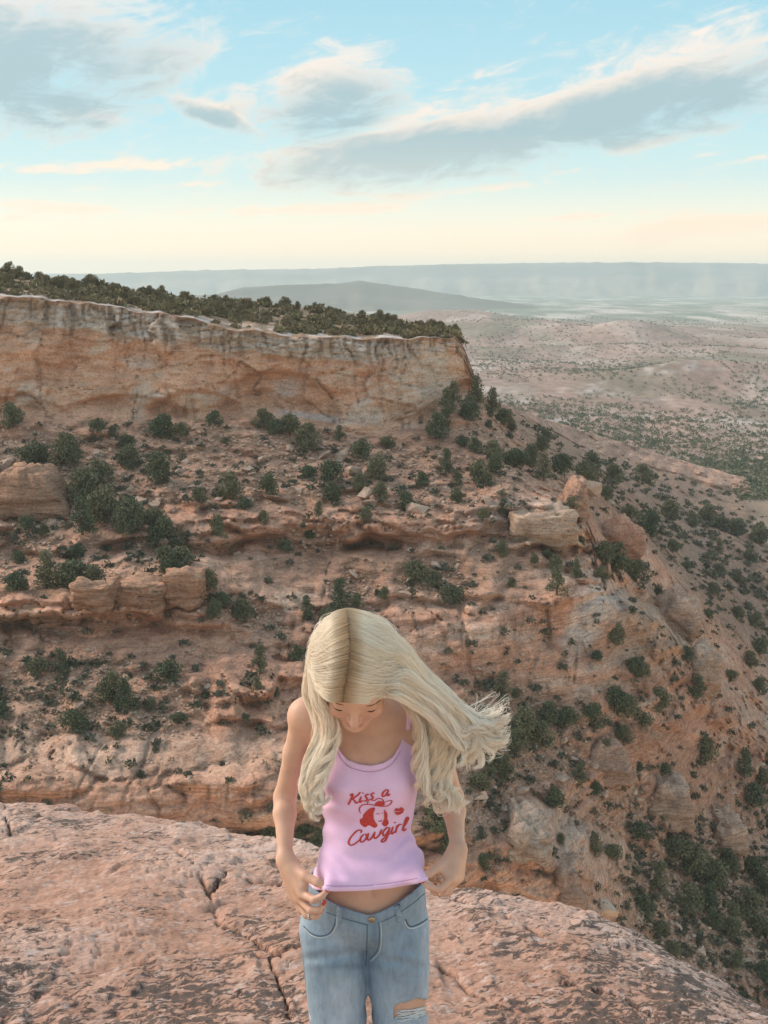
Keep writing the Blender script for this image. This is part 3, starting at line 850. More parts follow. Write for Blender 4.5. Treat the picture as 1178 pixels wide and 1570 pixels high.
# plateau rim: a hedge of junipers in depth
rr = random.Random(5)
for i in range(118):
    x = rr.uniform(-5, 705)
    ys = float(np.interp(x, PXC, _ly[10])); yr = float(np.interp(x, PXC, _ly[9]))
    f = rr.random() if i > 40 else rr.uniform(-0.02, 0.1)
    y = ys + 1 + max(0, f) * (yr - ys - 10) * 0.92
    items.append((x, y, rr.uniform(14, 25) * (1.15 if x < 150 else 1.0), 1))
placed = []
for (x, y, w, rim) in items:
    p, lay, tl, t = ground(x, y)
    placed.append((x, y, w * t / F_PX, p, region_of(x, y, lay), rim))
by = {}
for it in placed:
    by.setdefault(it[4], []).append(it)
for reg, L in by.items():
    L.sort(key=lambda a: a[0])
    for k, (x, y, wm, p, _, rim) in enumerate(L):
        kind = rr.choice(['round', 'spread', 'spread']) if rim else rr.choice(['round', 'round', 'round', 'spread', 'tall'] if wm < 3.4 else ['round', 'round', 'spread'])
        if (int(x), int(y)) in ((331, 840), (544, 836), (525, 940), (470, 950), (520, 676)):
            kind = 'tall'
        crown, dry, trunk = TREE[kind, rr.randrange(3)]  # dry: same crown, with the glow painted into its leaves
        e = bpy.data.objects.new('juniper_tree', None)
        COL.objects.link(e)
        e.empty_display_size = 0.3
        e.location = p
        e.rotation_euler = (0, 0, rr.random() * 6.283)
        s = wm * (rr.uniform(0.6, 1.1) if rim else 1.14)
        e.scale = (s, s * rr.uniform(0.9, 1.1), s * rr.uniform(0.88, 1.12))
        shade = 'olive brown' if rim else 'dark green'
        n = len(L)
        if k == 0: which = 'leftmost'
        elif k == n - 1: which = 'rightmost'
        else: which = ORD[k]
        lab = f'{which} {shade} juniper {WHERE[reg]}' if which in ('leftmost', 'rightmost') else f'{which} {shade} juniper from the left {WHERE[reg]}'
        tag(e, lab, 'tree', 'junipers ' + WHERE[reg])
        for nm, me in (('crown', dry if rim else crown), ('trunk', trunk)):
            c = bpy.data.objects.new(nm, me)
            COL.objects.link(c)
            c.parent = e


# uncountable low scrub: one mesh of small leafy clumps
def scrub(name, label, pts, sizes, mat, seed, sprays=26):
    rng = np.random.default_rng(seed)
    pts = np.array(pts); sizes = np.array(sizes)
    n = len(pts)
    d = rng.normal(size=(n, sprays, 3)); d[..., 2] = np.abs(d[..., 2]) * 0.9 + 0.1
    d /= np.linalg.norm(d, axis=2)[..., None]
    q = pts[:, None, :] + d * (sizes[:, None, None] * 0.5) * (0.35 + 0.65 * rng.random((n, sprays, 1)))
    a = d + rng.normal(size=d.shape) * 0.6; a /= np.linalg.norm(a, axis=2)[..., None]
    s = np.cross(a, rng.normal(size=d.shape)); s /= np.linalg.norm(s, axis=2)[..., None]
    L = sizes[:, None, None] * 0.26 * (0.6 + 0.8 * rng.random((n, sprays, 1)))
    V = np.stack([q - s * L * 0.55, q + s * L * 0.55, q + a * L], 2).reshape(-1, 3)
    Fa = np.arange(len(V)).reshape(-1, 3)
    o = mesh_obj(name, V, Fa, mat, smooth=False)
    tag(o, label, 'scrub', kind='stuff')
    return o


rng = np.random.default_rng(21)
pts, sz = [], []
n = 13000                        # on the slope
x = rng.uniform(-40, 1220, n); y = rng.uniform(440, 1540, n)
p, lay, tl, t, cr = ground_many(x, y)
dens = 0.04 + 0.26 * tl + 0.30 * cr
dens = np.where(x >= 742, np.maximum(dens, 0.16 + 0.8 * ss(lay, 7.8, 9.0)), dens)
dens = np.where((x > 960) & (y > 1250), np.maximum(dens, 0.7), dens)
ok = (lay > 0.3) & (lay < 10.85) & ~((x < 742) & (lay >= 8)) & (rng.random(n) < dens)
pts = list(p[ok]); sz = list(rng.uniform(0.5, 1.5, ok.sum()) * np.where(lay[ok] > 9, 2.0, 1.0))
scrub('low_scrub', 'grey green low scrub dotted over the canyon slopes', pts, sz, MAT_SCRUB, 31, 40)
pts, sz = [], []
x = rng.uniform(-20, 708, 2300)  # carpet on the plateau behind the rim
ys = np.interp(x, PXC, _ly[10]); yr = np.interp(x, PXC, _ly[9])
p = ground_many(x, ys + (yr - ys) * rng.uniform(0.0, 0.9, len(x)))[0]
ok = fbm(np.stack([p[:, 0] / 9, p[:, 1] / 9, np.zeros(len(p))], -1), 3) + rng.uniform(-0.25, 0.25, len(p)) > -0.08
pts += list(p[ok]); sz += list(0.6 + 1.9 * rng.random(ok.sum()) ** 1.6)
scrub('plateau_scrub', 'olive brown brush carpeting the plateau above the cliff', pts, sz, MAT_RIM, 37, 40)  # brush takes the glow-tinted leaf colour too
pts, sz = [], []
n = 9000                         # straw-coloured tufts among the stones
x = rng.uniform(-40, 1220, n); y = rng.uniform(600, 1540, n)
p, lay, tl, t, cr = ground_many(x, y)
ok = (lay > 0.3) & (lay < 10.8) & ~((x < 742) & (lay >= 8)) & (rng.random(n) < 0.10 + 0.5 * tl + 0.3 * cr)
pts = list(p[ok]); sz = list(rng.uniform(0.3, 0.8, ok.sum()))
MAT_STRAW = foliage_material('dry_grass', (0.25, 0.185, 0.11), (0.36, 0.27, 0.17), (0.20, 0.16, 0.11))
o = scrub('dry_grass', 'straw coloured dry grass tufts among the talus stones', pts, sz, MAT_STRAW, 35, 14)
o['category'] = 'grass'
pts, sz = [], []
X_, Y_, Z_, R_, A_ = VAL
n = 26000                        # out on the valley floor
py = rng.uniform(486, 770, n); px = rng.uniform(690, 1230, n)
d = px_dir(px, py)
t = -(77 + CAM_Z) / np.minimum(d[:, 2], -0.02)
x, y = d[:, 0] * t, d[:, 1] * t
r = np.hypot(x, y)
ok = (r > 400) & (r < 3200) & (fbm(np.stack([x / 110, y / 150, np.full(n, 2.5)], -1), 3) + rng.uniform(-0.5, 0.35, n) > -0.12)
ok &= np.cumsum(ok) < 10500
pts = [(a, b, valley_z(a, b) + 0.2) for a, b in zip(x[ok], y[ok])]
sz = list(rng.uniform(1.2, 3.2, ok.sum()) * (1 + 0.6 * ss(r[ok], 800, 2500)))
scrub('valley_scrub', 'dark scrub dotted over the valley floor', pts, sz, MAT_JUNIPER, 33, 16)


# ------------------------------------------------------------------ boulders and rubble
def hull_rock(seed, flat=0.7, n=13):
    rng = np.random.default_rng(seed)
    d = rng.normal(size=(n, 3)); d /= np.linalg.norm(d, axis=1)[:, None]
    d *= (0.75 + 0.35 * rng.random((n, 1)))
    d = np.sign(d) * np.abs(d) ** 0.8
    d[:, 2] *= flat
    bm = bmesh.new()
    for q in d * 0.5: bm.verts.new(q)
    r = bmesh.ops.convex_hull(bm, input=bm.verts)
    bmesh.ops.delete(bm, geom=[g for g in r['geom_interior'] if isinstance(g, bmesh.types.BMVert)], context='VERTS')
    bmesh.ops.triangulate(bm, faces=bm.faces)
    bm.verts.ensure_lookup_table()
    V = np.array([v.co[:] for v in bm.verts]); Fc = np.array([[v.index for v in f.verts] for f in bm.faces])
    bm.verts.index_update()
    Fc = np.array([[v.index for v in f.verts] for f in bm.faces])
    bm.free()
    return V, Fc


def stone_material(name, ca, cb):
    m, T, b = principled(name, 0.93, 0.15)
    oi = T.n('ShaderNodeObjectInfo')
    pos = T.n('ShaderNodeNewGeometry').outputs['Position']
    n = T.noise(pos, 1.1, 6.0, 0.65)
    g = T.noise(pos, 9.0, 4.0, 0.7)
    c = T.mix(T.sstep(n, 0.3, 0.7), ca, cb)
    c = T.mix(T.m('MULTIPLY', oi.outputs['Random'], 0.4), c, (0.52, 0.40, 0.33))
    c = T.mix(0.6, c, T.ramp(g, [(0.3, (0.6, 0.58, 0.57)), (0.6, (1.05, 1.05, 1.05))]), 'MULTIPLY')
    T.link(c, b.inputs['Base Color'])
    bump(T, b, n, 0.7, 0.2)
    return m


MAT_STONE = stone_material('fallen_sandstone', (0.38, 0.245, 0.175), (0.58, 0.42, 0.33))
ROCKS = []
for s in range(12):
    V, Fc = hull_rock(50 + s, 0.75 if s % 3 else 0.45, 12 + s % 5)
    ROCKS.append((V, Fc, plain_mesh('boulder', V, [tuple(int(q) for q in f) for f in Fc], MAT_STONE)))
rng = np.random.default_rng(77)
n = 60000
x = rng.uniform(-30, 1210, n); y = rng.uniform(600, 1540, n)
p, lay, tl, t, cr = ground_many(x, y)
ok = (lay > 0.2) & ~((lay > 8.4) & (x < 745)) & (lay < 10) & (rng.random(n) < (0.03 + 0.97 * tl ** 1.5 + 0.10 * cr) * np.where((x > 860) & (y < 960), 0.5, 1.0))
ok &= np.cumsum(ok) <= 8600
w = 3.6 + 6.0 * rng.random(n) ** 2.2 + np.where(rng.random(n) < 0.05, 9.0 * rng.random(n), 0)
cand = [(w[i] * t[i] / F_PX, x[i], y[i], p[i]) for i in np.nonzero(ok)[0]]
big_named = [(497, 702, 34), (524, 700, 26), (541, 728, 40), (562, 765, 34), (640, 785, 40), (380, 722, 26), (402, 708, 22), (560, 775, 26), (150, 700, 30), (12, 712, 26), (215, 770, 30), (236, 775, 24), (900, 755, 50),
             (875, 745, 34), (668, 870, 22), (655, 895, 18), (540, 885, 20), (860, 1195, 26), (735, 1225, 34), (775, 1240, 28), (880, 1165, 22), (1040, 1420, 20), (1115, 1450, 18), (230, 1070, 18), (110, 1070, 20), (165, 1110, 18),
             (870, 1390, 50), (930, 1400, 44), (800, 1215, 30), (1168, 1176, 24), (1000, 1405, 22), (1075, 1460, 20), (1150, 1460, 18), (460, 755, 18), (745, 770, 24), (790, 735, 20), (280, 965, 14), (120, 1085, 16)]
for (x, y, w) in big_named:
    p, lay, tl, t = ground(x, y)
    cand.append((w * t / F_PX * 1.0, x, y, p))
cand.sort(key=lambda a: -a[0])
reg_rocks = {}
for c in cand[:230]:
    p, lay, tl, t = ground(c[1], c[2])
    reg_rocks.setdefault(region_of(c[1], c[2], lay), []).append(c)
for reg, L in reg_rocks.items():
    L.sort(key=lambda a: a[1])
    for k, (s, x, y, p) in enumerate(L):
        o = bpy.data.objects.new('boulder', ROCKS[rr.randrange(12)][2])
        COL.objects.link(o)
        o.location = (p[0], p[1], p[2] + 0.12 * s)
        o.rotation_euler = (rr.uniform(-0.5, 0.5), rr.uniform(-0.5, 0.5), rr.random() * 6.283)
        o.scale = (s * 1.05, s * rr.uniform(0.7, 1.0), s * rr.uniform(0.7, 1.05))
        n = len(L)
        which = 'leftmost' if k == 0 else ('rightmost' if k == n - 1 else ORD[min(k, len(ORD) - 1)])
        lab = f'{which} angular sandstone boulder {WHERE[reg]}' if which in ('leftmost', 'rightmost') else f'{which} angular sandstone boulder from the left {WHERE[reg]}'
        tag(o, lab, 'boulder', 'fallen boulders ' + WHERE[reg])
VV, FF, off = [], [], 0
for (s, x, y, p) in cand[230:]:
    V, Fc, _ = ROCKS[rng.integers(12)]
    a = rng.random() * 6.283; ca, sa = math.cos(a), math.sin(a)
    q = V * np.array([1.1, 0.85, 0.9]) * s
    til = rng.normal() * 0.4
    q = np.stack([q[:, 0] * ca - q[:, 1] * sa, q[:, 0] * sa + q[:, 1] * ca, q[:, 2] + q[:, 0] * til], -1) + p + np.array([0, 0, 0.10 * s])
    VV.append(q); FF.append(Fc + off); off += len(q)
o = mesh_obj('rubble', np.concatenate(VV), np.concatenate(FF), MAT_STONE, smooth=False)
tag(o, 'broken sandstone rubble strewn over the talus slopes', 'rubble', kind='stuff')


# ledge blocks: big squared slabs that have cracked away from the left ledge, and a domed boulder above them
def ledge_block(px0, px1, py0, py1, thick, seed, label, taper=0.0, lean=0.0, group='cracked slabs of the left ledge', col=(0.40, 0.23, 0.155), sink=0.0):
    """block whose near face spans the given photo box, standing on the slope"""
    p, lay, tl, t = ground((px0 + px1) / 2, py1)
    t0 = t - 1.6
    n = 9
    u = np.linspace(-1, 1, n)
    V, Fc = [], []
    W = (px1 - px0) * t0 / F_PX / 2; H = (py1 - py0) * t0 / F_PX
    c = px_point(np.array((px0 + px1) / 2), np.array(py1), np.array(t0))
    bm = bmesh.new()
    bmesh.ops.create_cube(bm, size=2.0)
    bmesh.ops.subdivide_edges(bm, edges=bm.edges, cuts=13, use_grid_fill=True)
    q = np.array([v.co[:] for v in bm.verts])
    q = q / (np.abs(q) ** 6).sum(1)[:, None] ** (1 / 6.0)
    zf = (q[:, 2] + 1) / 2
    w = np.stack([q[:, 0] * W, q[:, 1] * thick, zf * H], -1)
    sd = np.full(len(q), float(seed))
    nz = fbm(np.stack([w[:, 0] / 1.3 + sd, w[:, 1] / 1.3, w[:, 2] / 0.5], -1), 3)
    n2 = fbm(np.stack([w[:, 0] / 3 + sd, w[:, 1] / 3, w[:, 2] / 3 + 7], -1), 2)
    bd = beds(w[:, 2] + 0.4 * n2 + sd, 0.8, 0.3)
    w = w + q * (0.3 * nz + 0.8 * n2)[:, None] - q * np.array([1, 1, 0]) * (0.35 * bd + 0.2)[:, None]
    w[:, 0] = (w[:, 0] + W * taper * 0.5 * zf) * (1 - taper * zf) - W * taper * 0.35 * zf
    w[:, 1] = w[:, 1] * (1 - 0.5 * taper * zf) + thick * taper * 0.6 * zf + np.where(q[:, 2] < -0.2, 0.175 * thick, 0)
    for v, c_ in zip(bm.verts, w): v.co = c_
    me = bpy.data.meshes.new('ledge_block')
    bm.to_mesh(me); bm.free()
    me.polygons.foreach_set('use_smooth', np.ones(len(me.polygons), dtype=bool))
    at = me.color_attributes.new('Col', 'FLOAT_COLOR', 'POINT')
    co = np.array([v.co[:] for v in me.vertices]); top = ss(co[:, 2] / H, 0.72, 0.95)
    cc = np.ones((len(co), 4), np.float32)
    cc[:, :3] = np.array(col) + (1.22 * np.array(col) - np.array(col)) * top[:, None]
    at.data.foreach_set('color', cc.ravel())
    me.materials.append(MAT_ROCK)
    o = bpy.data.objects.new('ledge_block', me)
    COL.objects.link(o)
    o.location = (c[0], c[1] + thick * 0.8, c[2] - 0.4 - sink * H)
    o.rotation_euler = (0, lean, random.Random(seed).uniform(-0.08, 0.08))
    tag(o, label, 'rock slab', group)


ledge_block(-25, 32, 905, 955, 2.6, 1, 'cracked sandstone slab at the left frame edge of the ledge')
ledge_block(32, 106, 912, 958, 2.8, 2, 'low rounded ledge slab under the dark bush cluster at left')
ledge_block(108, 168, 893, 935, 2.4, 3, 'squared ledge slab left of the dark vertical crack')
ledge_block(172, 252, 892, 940, 3.0, 4, 'long pale topped ledge slab right of the dark crack')
ledge_block(250, 316, 876, 930, 2.8, 5, 'pointed pale ledge slab at the right end of the ledge')
ledge_block(-45, 105, 722, 796, 5.5, 6, 'large pale domed boulder at the left frame edge', 0.62)


RS = 'slickrock outcrops on the right slope'
ledge_block(860, 906, 728, 782, 4.0, 11, 'pointed orange outcrop on the crest right of the cliff', 0.6, 0.25, RS, (0.456, 0.266, 0.190), 0.18)
ledge_block(905, 990, 790, 842, 4.5, 12, 'leaning red slab just below the pointed outcrop', 0.5, 0.6, RS, (0.437, 0.237, 0.166), 0.18)
ledge_block(985, 1075, 900, 965, 5.0, 13, 'tilted pale brown slab high on the right slope', 0.5, 0.65, RS, (0.446, 0.294, 0.223), 0.18)
ledge_block(1052, 1106, 985, 1060, 4.0, 14, 'upright rounded outcrop at the right edge of the bulging slickrock', 0.25, 0.15, RS, (0.456, 0.304, 0.228), 0.18)
ledge_block(880, 985, 1135, 1195, 5.0, 15, 'broad low brown slab below the dark juniper thicket', 0.6, 0.15, RS, (0.418, 0.261, 0.195), 0.18)
ledge_block(985, 1075, 1195, 1265, 5.0, 16, 'layered brown outcrop above the canyon floor at right', 0.45, 0.1, RS, (0.427, 0.285, 0.214), 0.18)
ledge_block(1085, 1150, 1255, 1320, 4.5, 17, 'rounded outcrop at the far right above the canyon thicket', 0.35, 0.15, RS, (0.427, 0.275, 0.204), 0.18)
ledge_block(842, 905, 1320, 1405, 4.0, 18, 'blocky brown outcrop rising behind the foreground ledge', 0.4, 0.0, RS, (0.399, 0.252, 0.190), 0.18)
ledge_block(760, 850, 1262, 1318, 4.5, 19, 'sloping striped slab between the junipers right of her arm', 0.45, 0.3, RS, (0.446, 0.323, 0.257), 0.18)
ledge_block(780, 890, 772, 828, 5.0, 20, 'pale caprock block at the right end of the long ledge', 0.12, 0.0, RS, (0.494, 0.342, 0.257), 0.18)

# ------------------------------------------------------------------ the air
def haze():
    x, y0, y1, z0, z1 = 9000, -400, 9000, -190, 145
    V = [(a, b, c) for a in (-x, x) for b in (y0, y1) for c in (z0, z1)]
    Fc = [(0, 1, 3, 2), (4, 6, 7, 5), (0, 4, 5, 1), (2, 3, 7, 6), (0, 2, 6, 4), (1, 5, 7, 3)]
    m = bpy.data.materials.new('evening_haze')
    m.use_nodes = True
    T = NT(m.node_tree)
    v = T.n('ShaderNodeVolumePrincipled')
    v.inputs['Color'].default_value = (0.80, 0.955, 1.0, 1)
    v.inputs['Density'].default_value = 0.00014
    v.inputs['Anisotropy'].default_value = 0.25
    out = T.n('ShaderNodeOutputMaterial')
    T.link(v.outputs[0], out.inputs['Volume'])
    o = mesh_obj('haze', V, Fc, m, smooth=False)
    tag(o, 'pale evening haze filling the valley', 'haze', kind='stuff')


haze()


# ------------------------------------------------------------------ the rock the woman stands on
def foreground_rock():
    ex = [-700, -200, 0, 100, 200, 300, 400, 450, 500, 560, 640, 700, 740, 830, 900, 960, 1040, 1100, 1178, 1300, 1700]
    ey = [1250, 1240, 1232, 1234, 1245, 1262, 1286, 1296, 1306, 1325, 1352, 1360, 1362, 1378, 1396, 1424, 1470, 1506, 1545, 1610, 1800]
    tx = [-700, 0, 300, 500, 700, 900, 1178, 1700]
    tt = [7.2, 6.5, 6.0, 5.4, 5.0, 4.75, 4.5, 4.2]
    px = np.concatenate([np.arange(-700, -40, 9.0), np.arange(-40, 1220, 2.2), np.arange(1220, 1701, 9.0)])
    pe = np.interp(px, ex, ey)
    pe = pe + 2.2 * fbm(np.stack([px / 60, np.zeros_like(px), np.full_like(px, 3.3)], -1), 3)
    te = np.interp(px, tx, tt)
    de = px_dir(px, pe)
    ye = te * de[:, 1]; ze = CAM_Z + te * de[:, 2]
    rows = np.concatenate([np.linspace(0, 0.36, 205), np.linspace(0.36, 1.0, 60)[1:]])
    # py of each row: from the silhouette (0) down past the bottom of the frame
    PY = pe[None, :] + (rows[:, None] ** 1.25) * (2700 - pe[None, :])
    PX = np.broadcast_to(px, PY.shape)
    d = px_dir(PX, PY)
    t = np.full(PY.shape, 3.0)
    for _ in range(40):
        Yv = t * d[..., 1]
        s = np.clip((Yv - 2.45) / (ye[None] - 2.45), 0, 1)
        z = ze[None] * s ** 1.7
        t = 0.5 * t + 0.5 * (z - CAM_Z) / d[..., 2]
    V = d * t[..., None] + np.array([0, 0, CAM_Z])
    x, y = V[..., 0], V[..., 1]
    o = np.zeros_like(x)
    lump = fbm(np.stack([x / 0.9, y / 0.9, o + 1], -1), 3)
    # thin weathered beds that crop out obliquely, flaking edges
    lay = (0.30 * x + 0.16 * y + 0.35 * V[..., 2]) / 0.105 + 1.1 * fbm(np.stack([x / 0.45, y / 0.45, o + 5], -1), 3)
    f = lay - np.floor(lay)
    flake = ss(f, 0.0, 0.82) - ss(f, 0.9, 1.0)
    flmod = ss(fbm(np.stack([x / 0.3, y / 0.3, o + 8], -1), 3), -0.15, 0.4)
    fine = fbm(np.stack([x / 0.11, y / 0.07, o + 2], -1), 4, gain=0.6)
    gr = fbm(np.stack([x / 0.03, y / 0.022, o + 4], -1), 3, gain=0.6)
    pit = ss(fbm(np.stack([x / 0.06, y / 0.035, o + 11], -1), 3), 0.34, 0.6) * ss(lump, -0.2, 0.4)
    dz = 0.045 * lump + 0.016 * flake * flmod + 0.0075 * fine + 0.003 * gr - 0.016 * pit
    cracks = [[(262, 1300), (300, 1335), (318, 1362), (326, 1392), (330, 1404)], [(318, 1362), (350, 1345), (385, 1350), (430, 1352)], [(330, 1404), (372, 1420), (410, 1450), (432, 1470)],
              [(394, 1462), (412, 1469), (432, 1462), (462, 1456)], [(412, 1469), (424, 1500), (440, 1540), (446, 1580)], [(10, 1236), (12, 1260), (14, 1280)],
              [(672, 1478), (700, 1490), (716, 1512), (760, 1530)], [(740, 1535), (790, 1545), (850, 1570)], [(690, 1375), (760, 1395), (830, 1430)], [(860, 1500), (940, 1520), (1010, 1560)]]
    dist = np.full_like(x, 1e9)
    wob = 7.0 * fbm(np.stack([PX / 26, PY / 20, o + 7], -1), 3)
    for L in cracks:
        for (ax, ay), (bx, by) in zip(L[:-1], L[1:]):
            vx, vy = bx - ax, by - ay
            h = np.clip(((PX - ax) * vx + (PY - ay) * vy) / (vx * vx + vy * vy), 0, 1)
            dist = np.minimum(dist, np.hypot(PX + wob - ax - h * vx, PY + 0.5 * wob - ay - h * vy))
    wid = 2.4 + 1.6 * fbm(np.stack([PX / 30, PY / 30, o + 3], -1), 2)
    crk = 1 - ss(dist, 0.3 * np.abs(wid), np.abs(wid) + 0.8)
    dz = dz - 0.035 * crk - 0.006 * (1 - ss(dist, 1.0, 9.0))
    near = ss(y, 2.45, 2.75)
    V[..., 2] += dz * (0.25 + 0.75 * near) - 0.02 * (1 - near)
    # real colour: pink sandstone, bleached crust towards the top, dark lichen (as a mask of its own)
    base = np.array([0.50, 0.285, 0.21])
    C = np.broadcast_to(base, V.shape).copy()
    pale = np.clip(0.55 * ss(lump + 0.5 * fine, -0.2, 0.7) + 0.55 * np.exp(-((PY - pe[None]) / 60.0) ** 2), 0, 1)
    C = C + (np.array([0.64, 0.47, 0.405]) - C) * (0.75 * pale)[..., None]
    red = ss(fbm(np.stack([x / 0.5, y / 0.35, o + 13], -1), 3), 0.0, 0.6)
    C = C + (np.array([0.44, 0.23, 0.155]) - C) * (0.6 * red)[..., None]
    C = C + (np.array([0.12, 0.08, 0.065]) - C) * (0.75 * crk)[..., None]
    lich = 0.30 + 0.5 * ss(PY, 1440, 1560) * (1 - ss(PX, 380, 520)) + 0.30 * ss(PX, 660, 800) + 0.25 * np.exp(-((PX - 400) / 70.0) ** 2 - ((PY - 1420) / 80.0) ** 2)
    # far side: rolls over and drops into the canyon
    ext, extc = [], []
    for k, (dy, dzv) in enumerate(((0.06, -0.05), (0.15, -0.16), (0.3, -0.45), (0.5, -1.1), (0.8, -3.0), (1.2, -9.0), (2.0, -30.0))):
        r = V[0].copy()
        r[:, 0] *= (r[:, 1] + dy) / r[:, 1]
        r[:, 1] += dy; r[:, 2] += dzv + 0.02 * fine[0] * k
        ext.append(r); extc.append(C[0])
    back = V[-1].copy(); back[:, 1] = -3.5; back[:, 0] *= 2.2
    V = np.concatenate([np.array(ext[::-1]), V, back[None]], 0)
    C = np.concatenate([np.array(extc[::-1]), C, C[-1:]], 0)
    lich = np.concatenate([np.repeat(lich[:1], 7, 0), lich, lich[-1:]], 0)
    nr, nc = V.shape[:2]
    idx = np.arange(nr * nc).reshape(nr, nc)
    quads = np.stack([idx[1:, :-1], idx[1:, 1:], idx[:-1, 1:], idx[:-1, :-1]], -1).reshape(-1, 4)
    m, T, b = principled('weathered_sandstone', 0.9, 0.2)
    at = T.n('ShaderNodeVertexColor'); at.layer_name = 'Col'
    la = T.n('ShaderNodeAttribute'); la.attribute_name = 'lichen'
    pos = T.n('ShaderNodeNewGeometry').outputs['Position']
    st = T.mapping(pos, scale=(1.0, 1.0, 1.0), rot=(0, 0, -0.5))
    st = T.mapping(st, scale=(1.0, 1.8, 1.0))
    n1 = T.noise(st, 9.0, 8.0, 0.72, 0.5)
    n2 = T.noise(st, 42.0, 5.0, 0.7)
    n3 = T.noise(pos, 2.2, 4.0, 0.6)
    c = T.mix(1.0, at.outputs[0], T.ramp(n1, [(0.28, (0.64, 0.58, 0.56)), (0.5, (1.0, 1.0, 1.0)), (0.72, (1.2, 1.22, 1.24))]), 'MULTIPLY')
    c = T.mix(0.8, c, T.ramp(n2, [(0.3, (0.55, 0.52, 0.52)), (0.5, (1.0, 1.0, 1.0)), (0.7, (1.22, 1.22, 1.22))]), 'MULTIPLY')
    # bleached crust
    cr = T.noise(T.mapping(st, loc=(4, 7, 0)), 13.0, 7.0, 0.74, 0.8)
    c = T.mix(T.m('MULTIPLY', T.sstep(cr, 0.54, 0.64), 0.6), c, (0.68, 0.56, 0.52))
    # dark lichen specks gathered in patches
    l1 = T.noise(T.mapping(st, loc=(9, 2, 0)), 17.0, 8.0, 0.74, 0.8)
    lp = T.noise(T.mapping(pos, loc=(3, 3, 0)), 2.6, 4.0, 0.65)
    lv = T.m('ADD', T.m('ADD', l1, T.m('MULTIPLY', lp, 0.55)), T.m('MULTIPLY', la.outputs['Fac'], 0.22))
    lm = T.sstep(lv, 0.905, 0.96)
    c = T.mix(T.m('MULTIPLY', lm, 0.85), c, (0.085, 0.072, 0.066))
    T.link(c, b.inputs['Base Color'])
    h = T.m('ADD', T.m('ADD', T.m('MULTIPLY', n1, 0.009), T.m('MULTIPLY', n2, 0.007)), T.m('MULTIPLY', lm, -0.003))
    bump(T, b, h, 0.9, 1.0)
    o = mesh_obj('foreground_rock', V.reshape(-1, 3), quads, m, cols=C.reshape(-1, 3))
    la_ = o.data.attributes.new('lichen', 'FLOAT', 'POINT')
    la_.data.foreach_set('value', lich.astype(np.float32).ravel())
    tag(o, 'domed pink sandstone ledge with dark lichen under the woman', 'rock ledge', kind='structure')


foreground_rock()


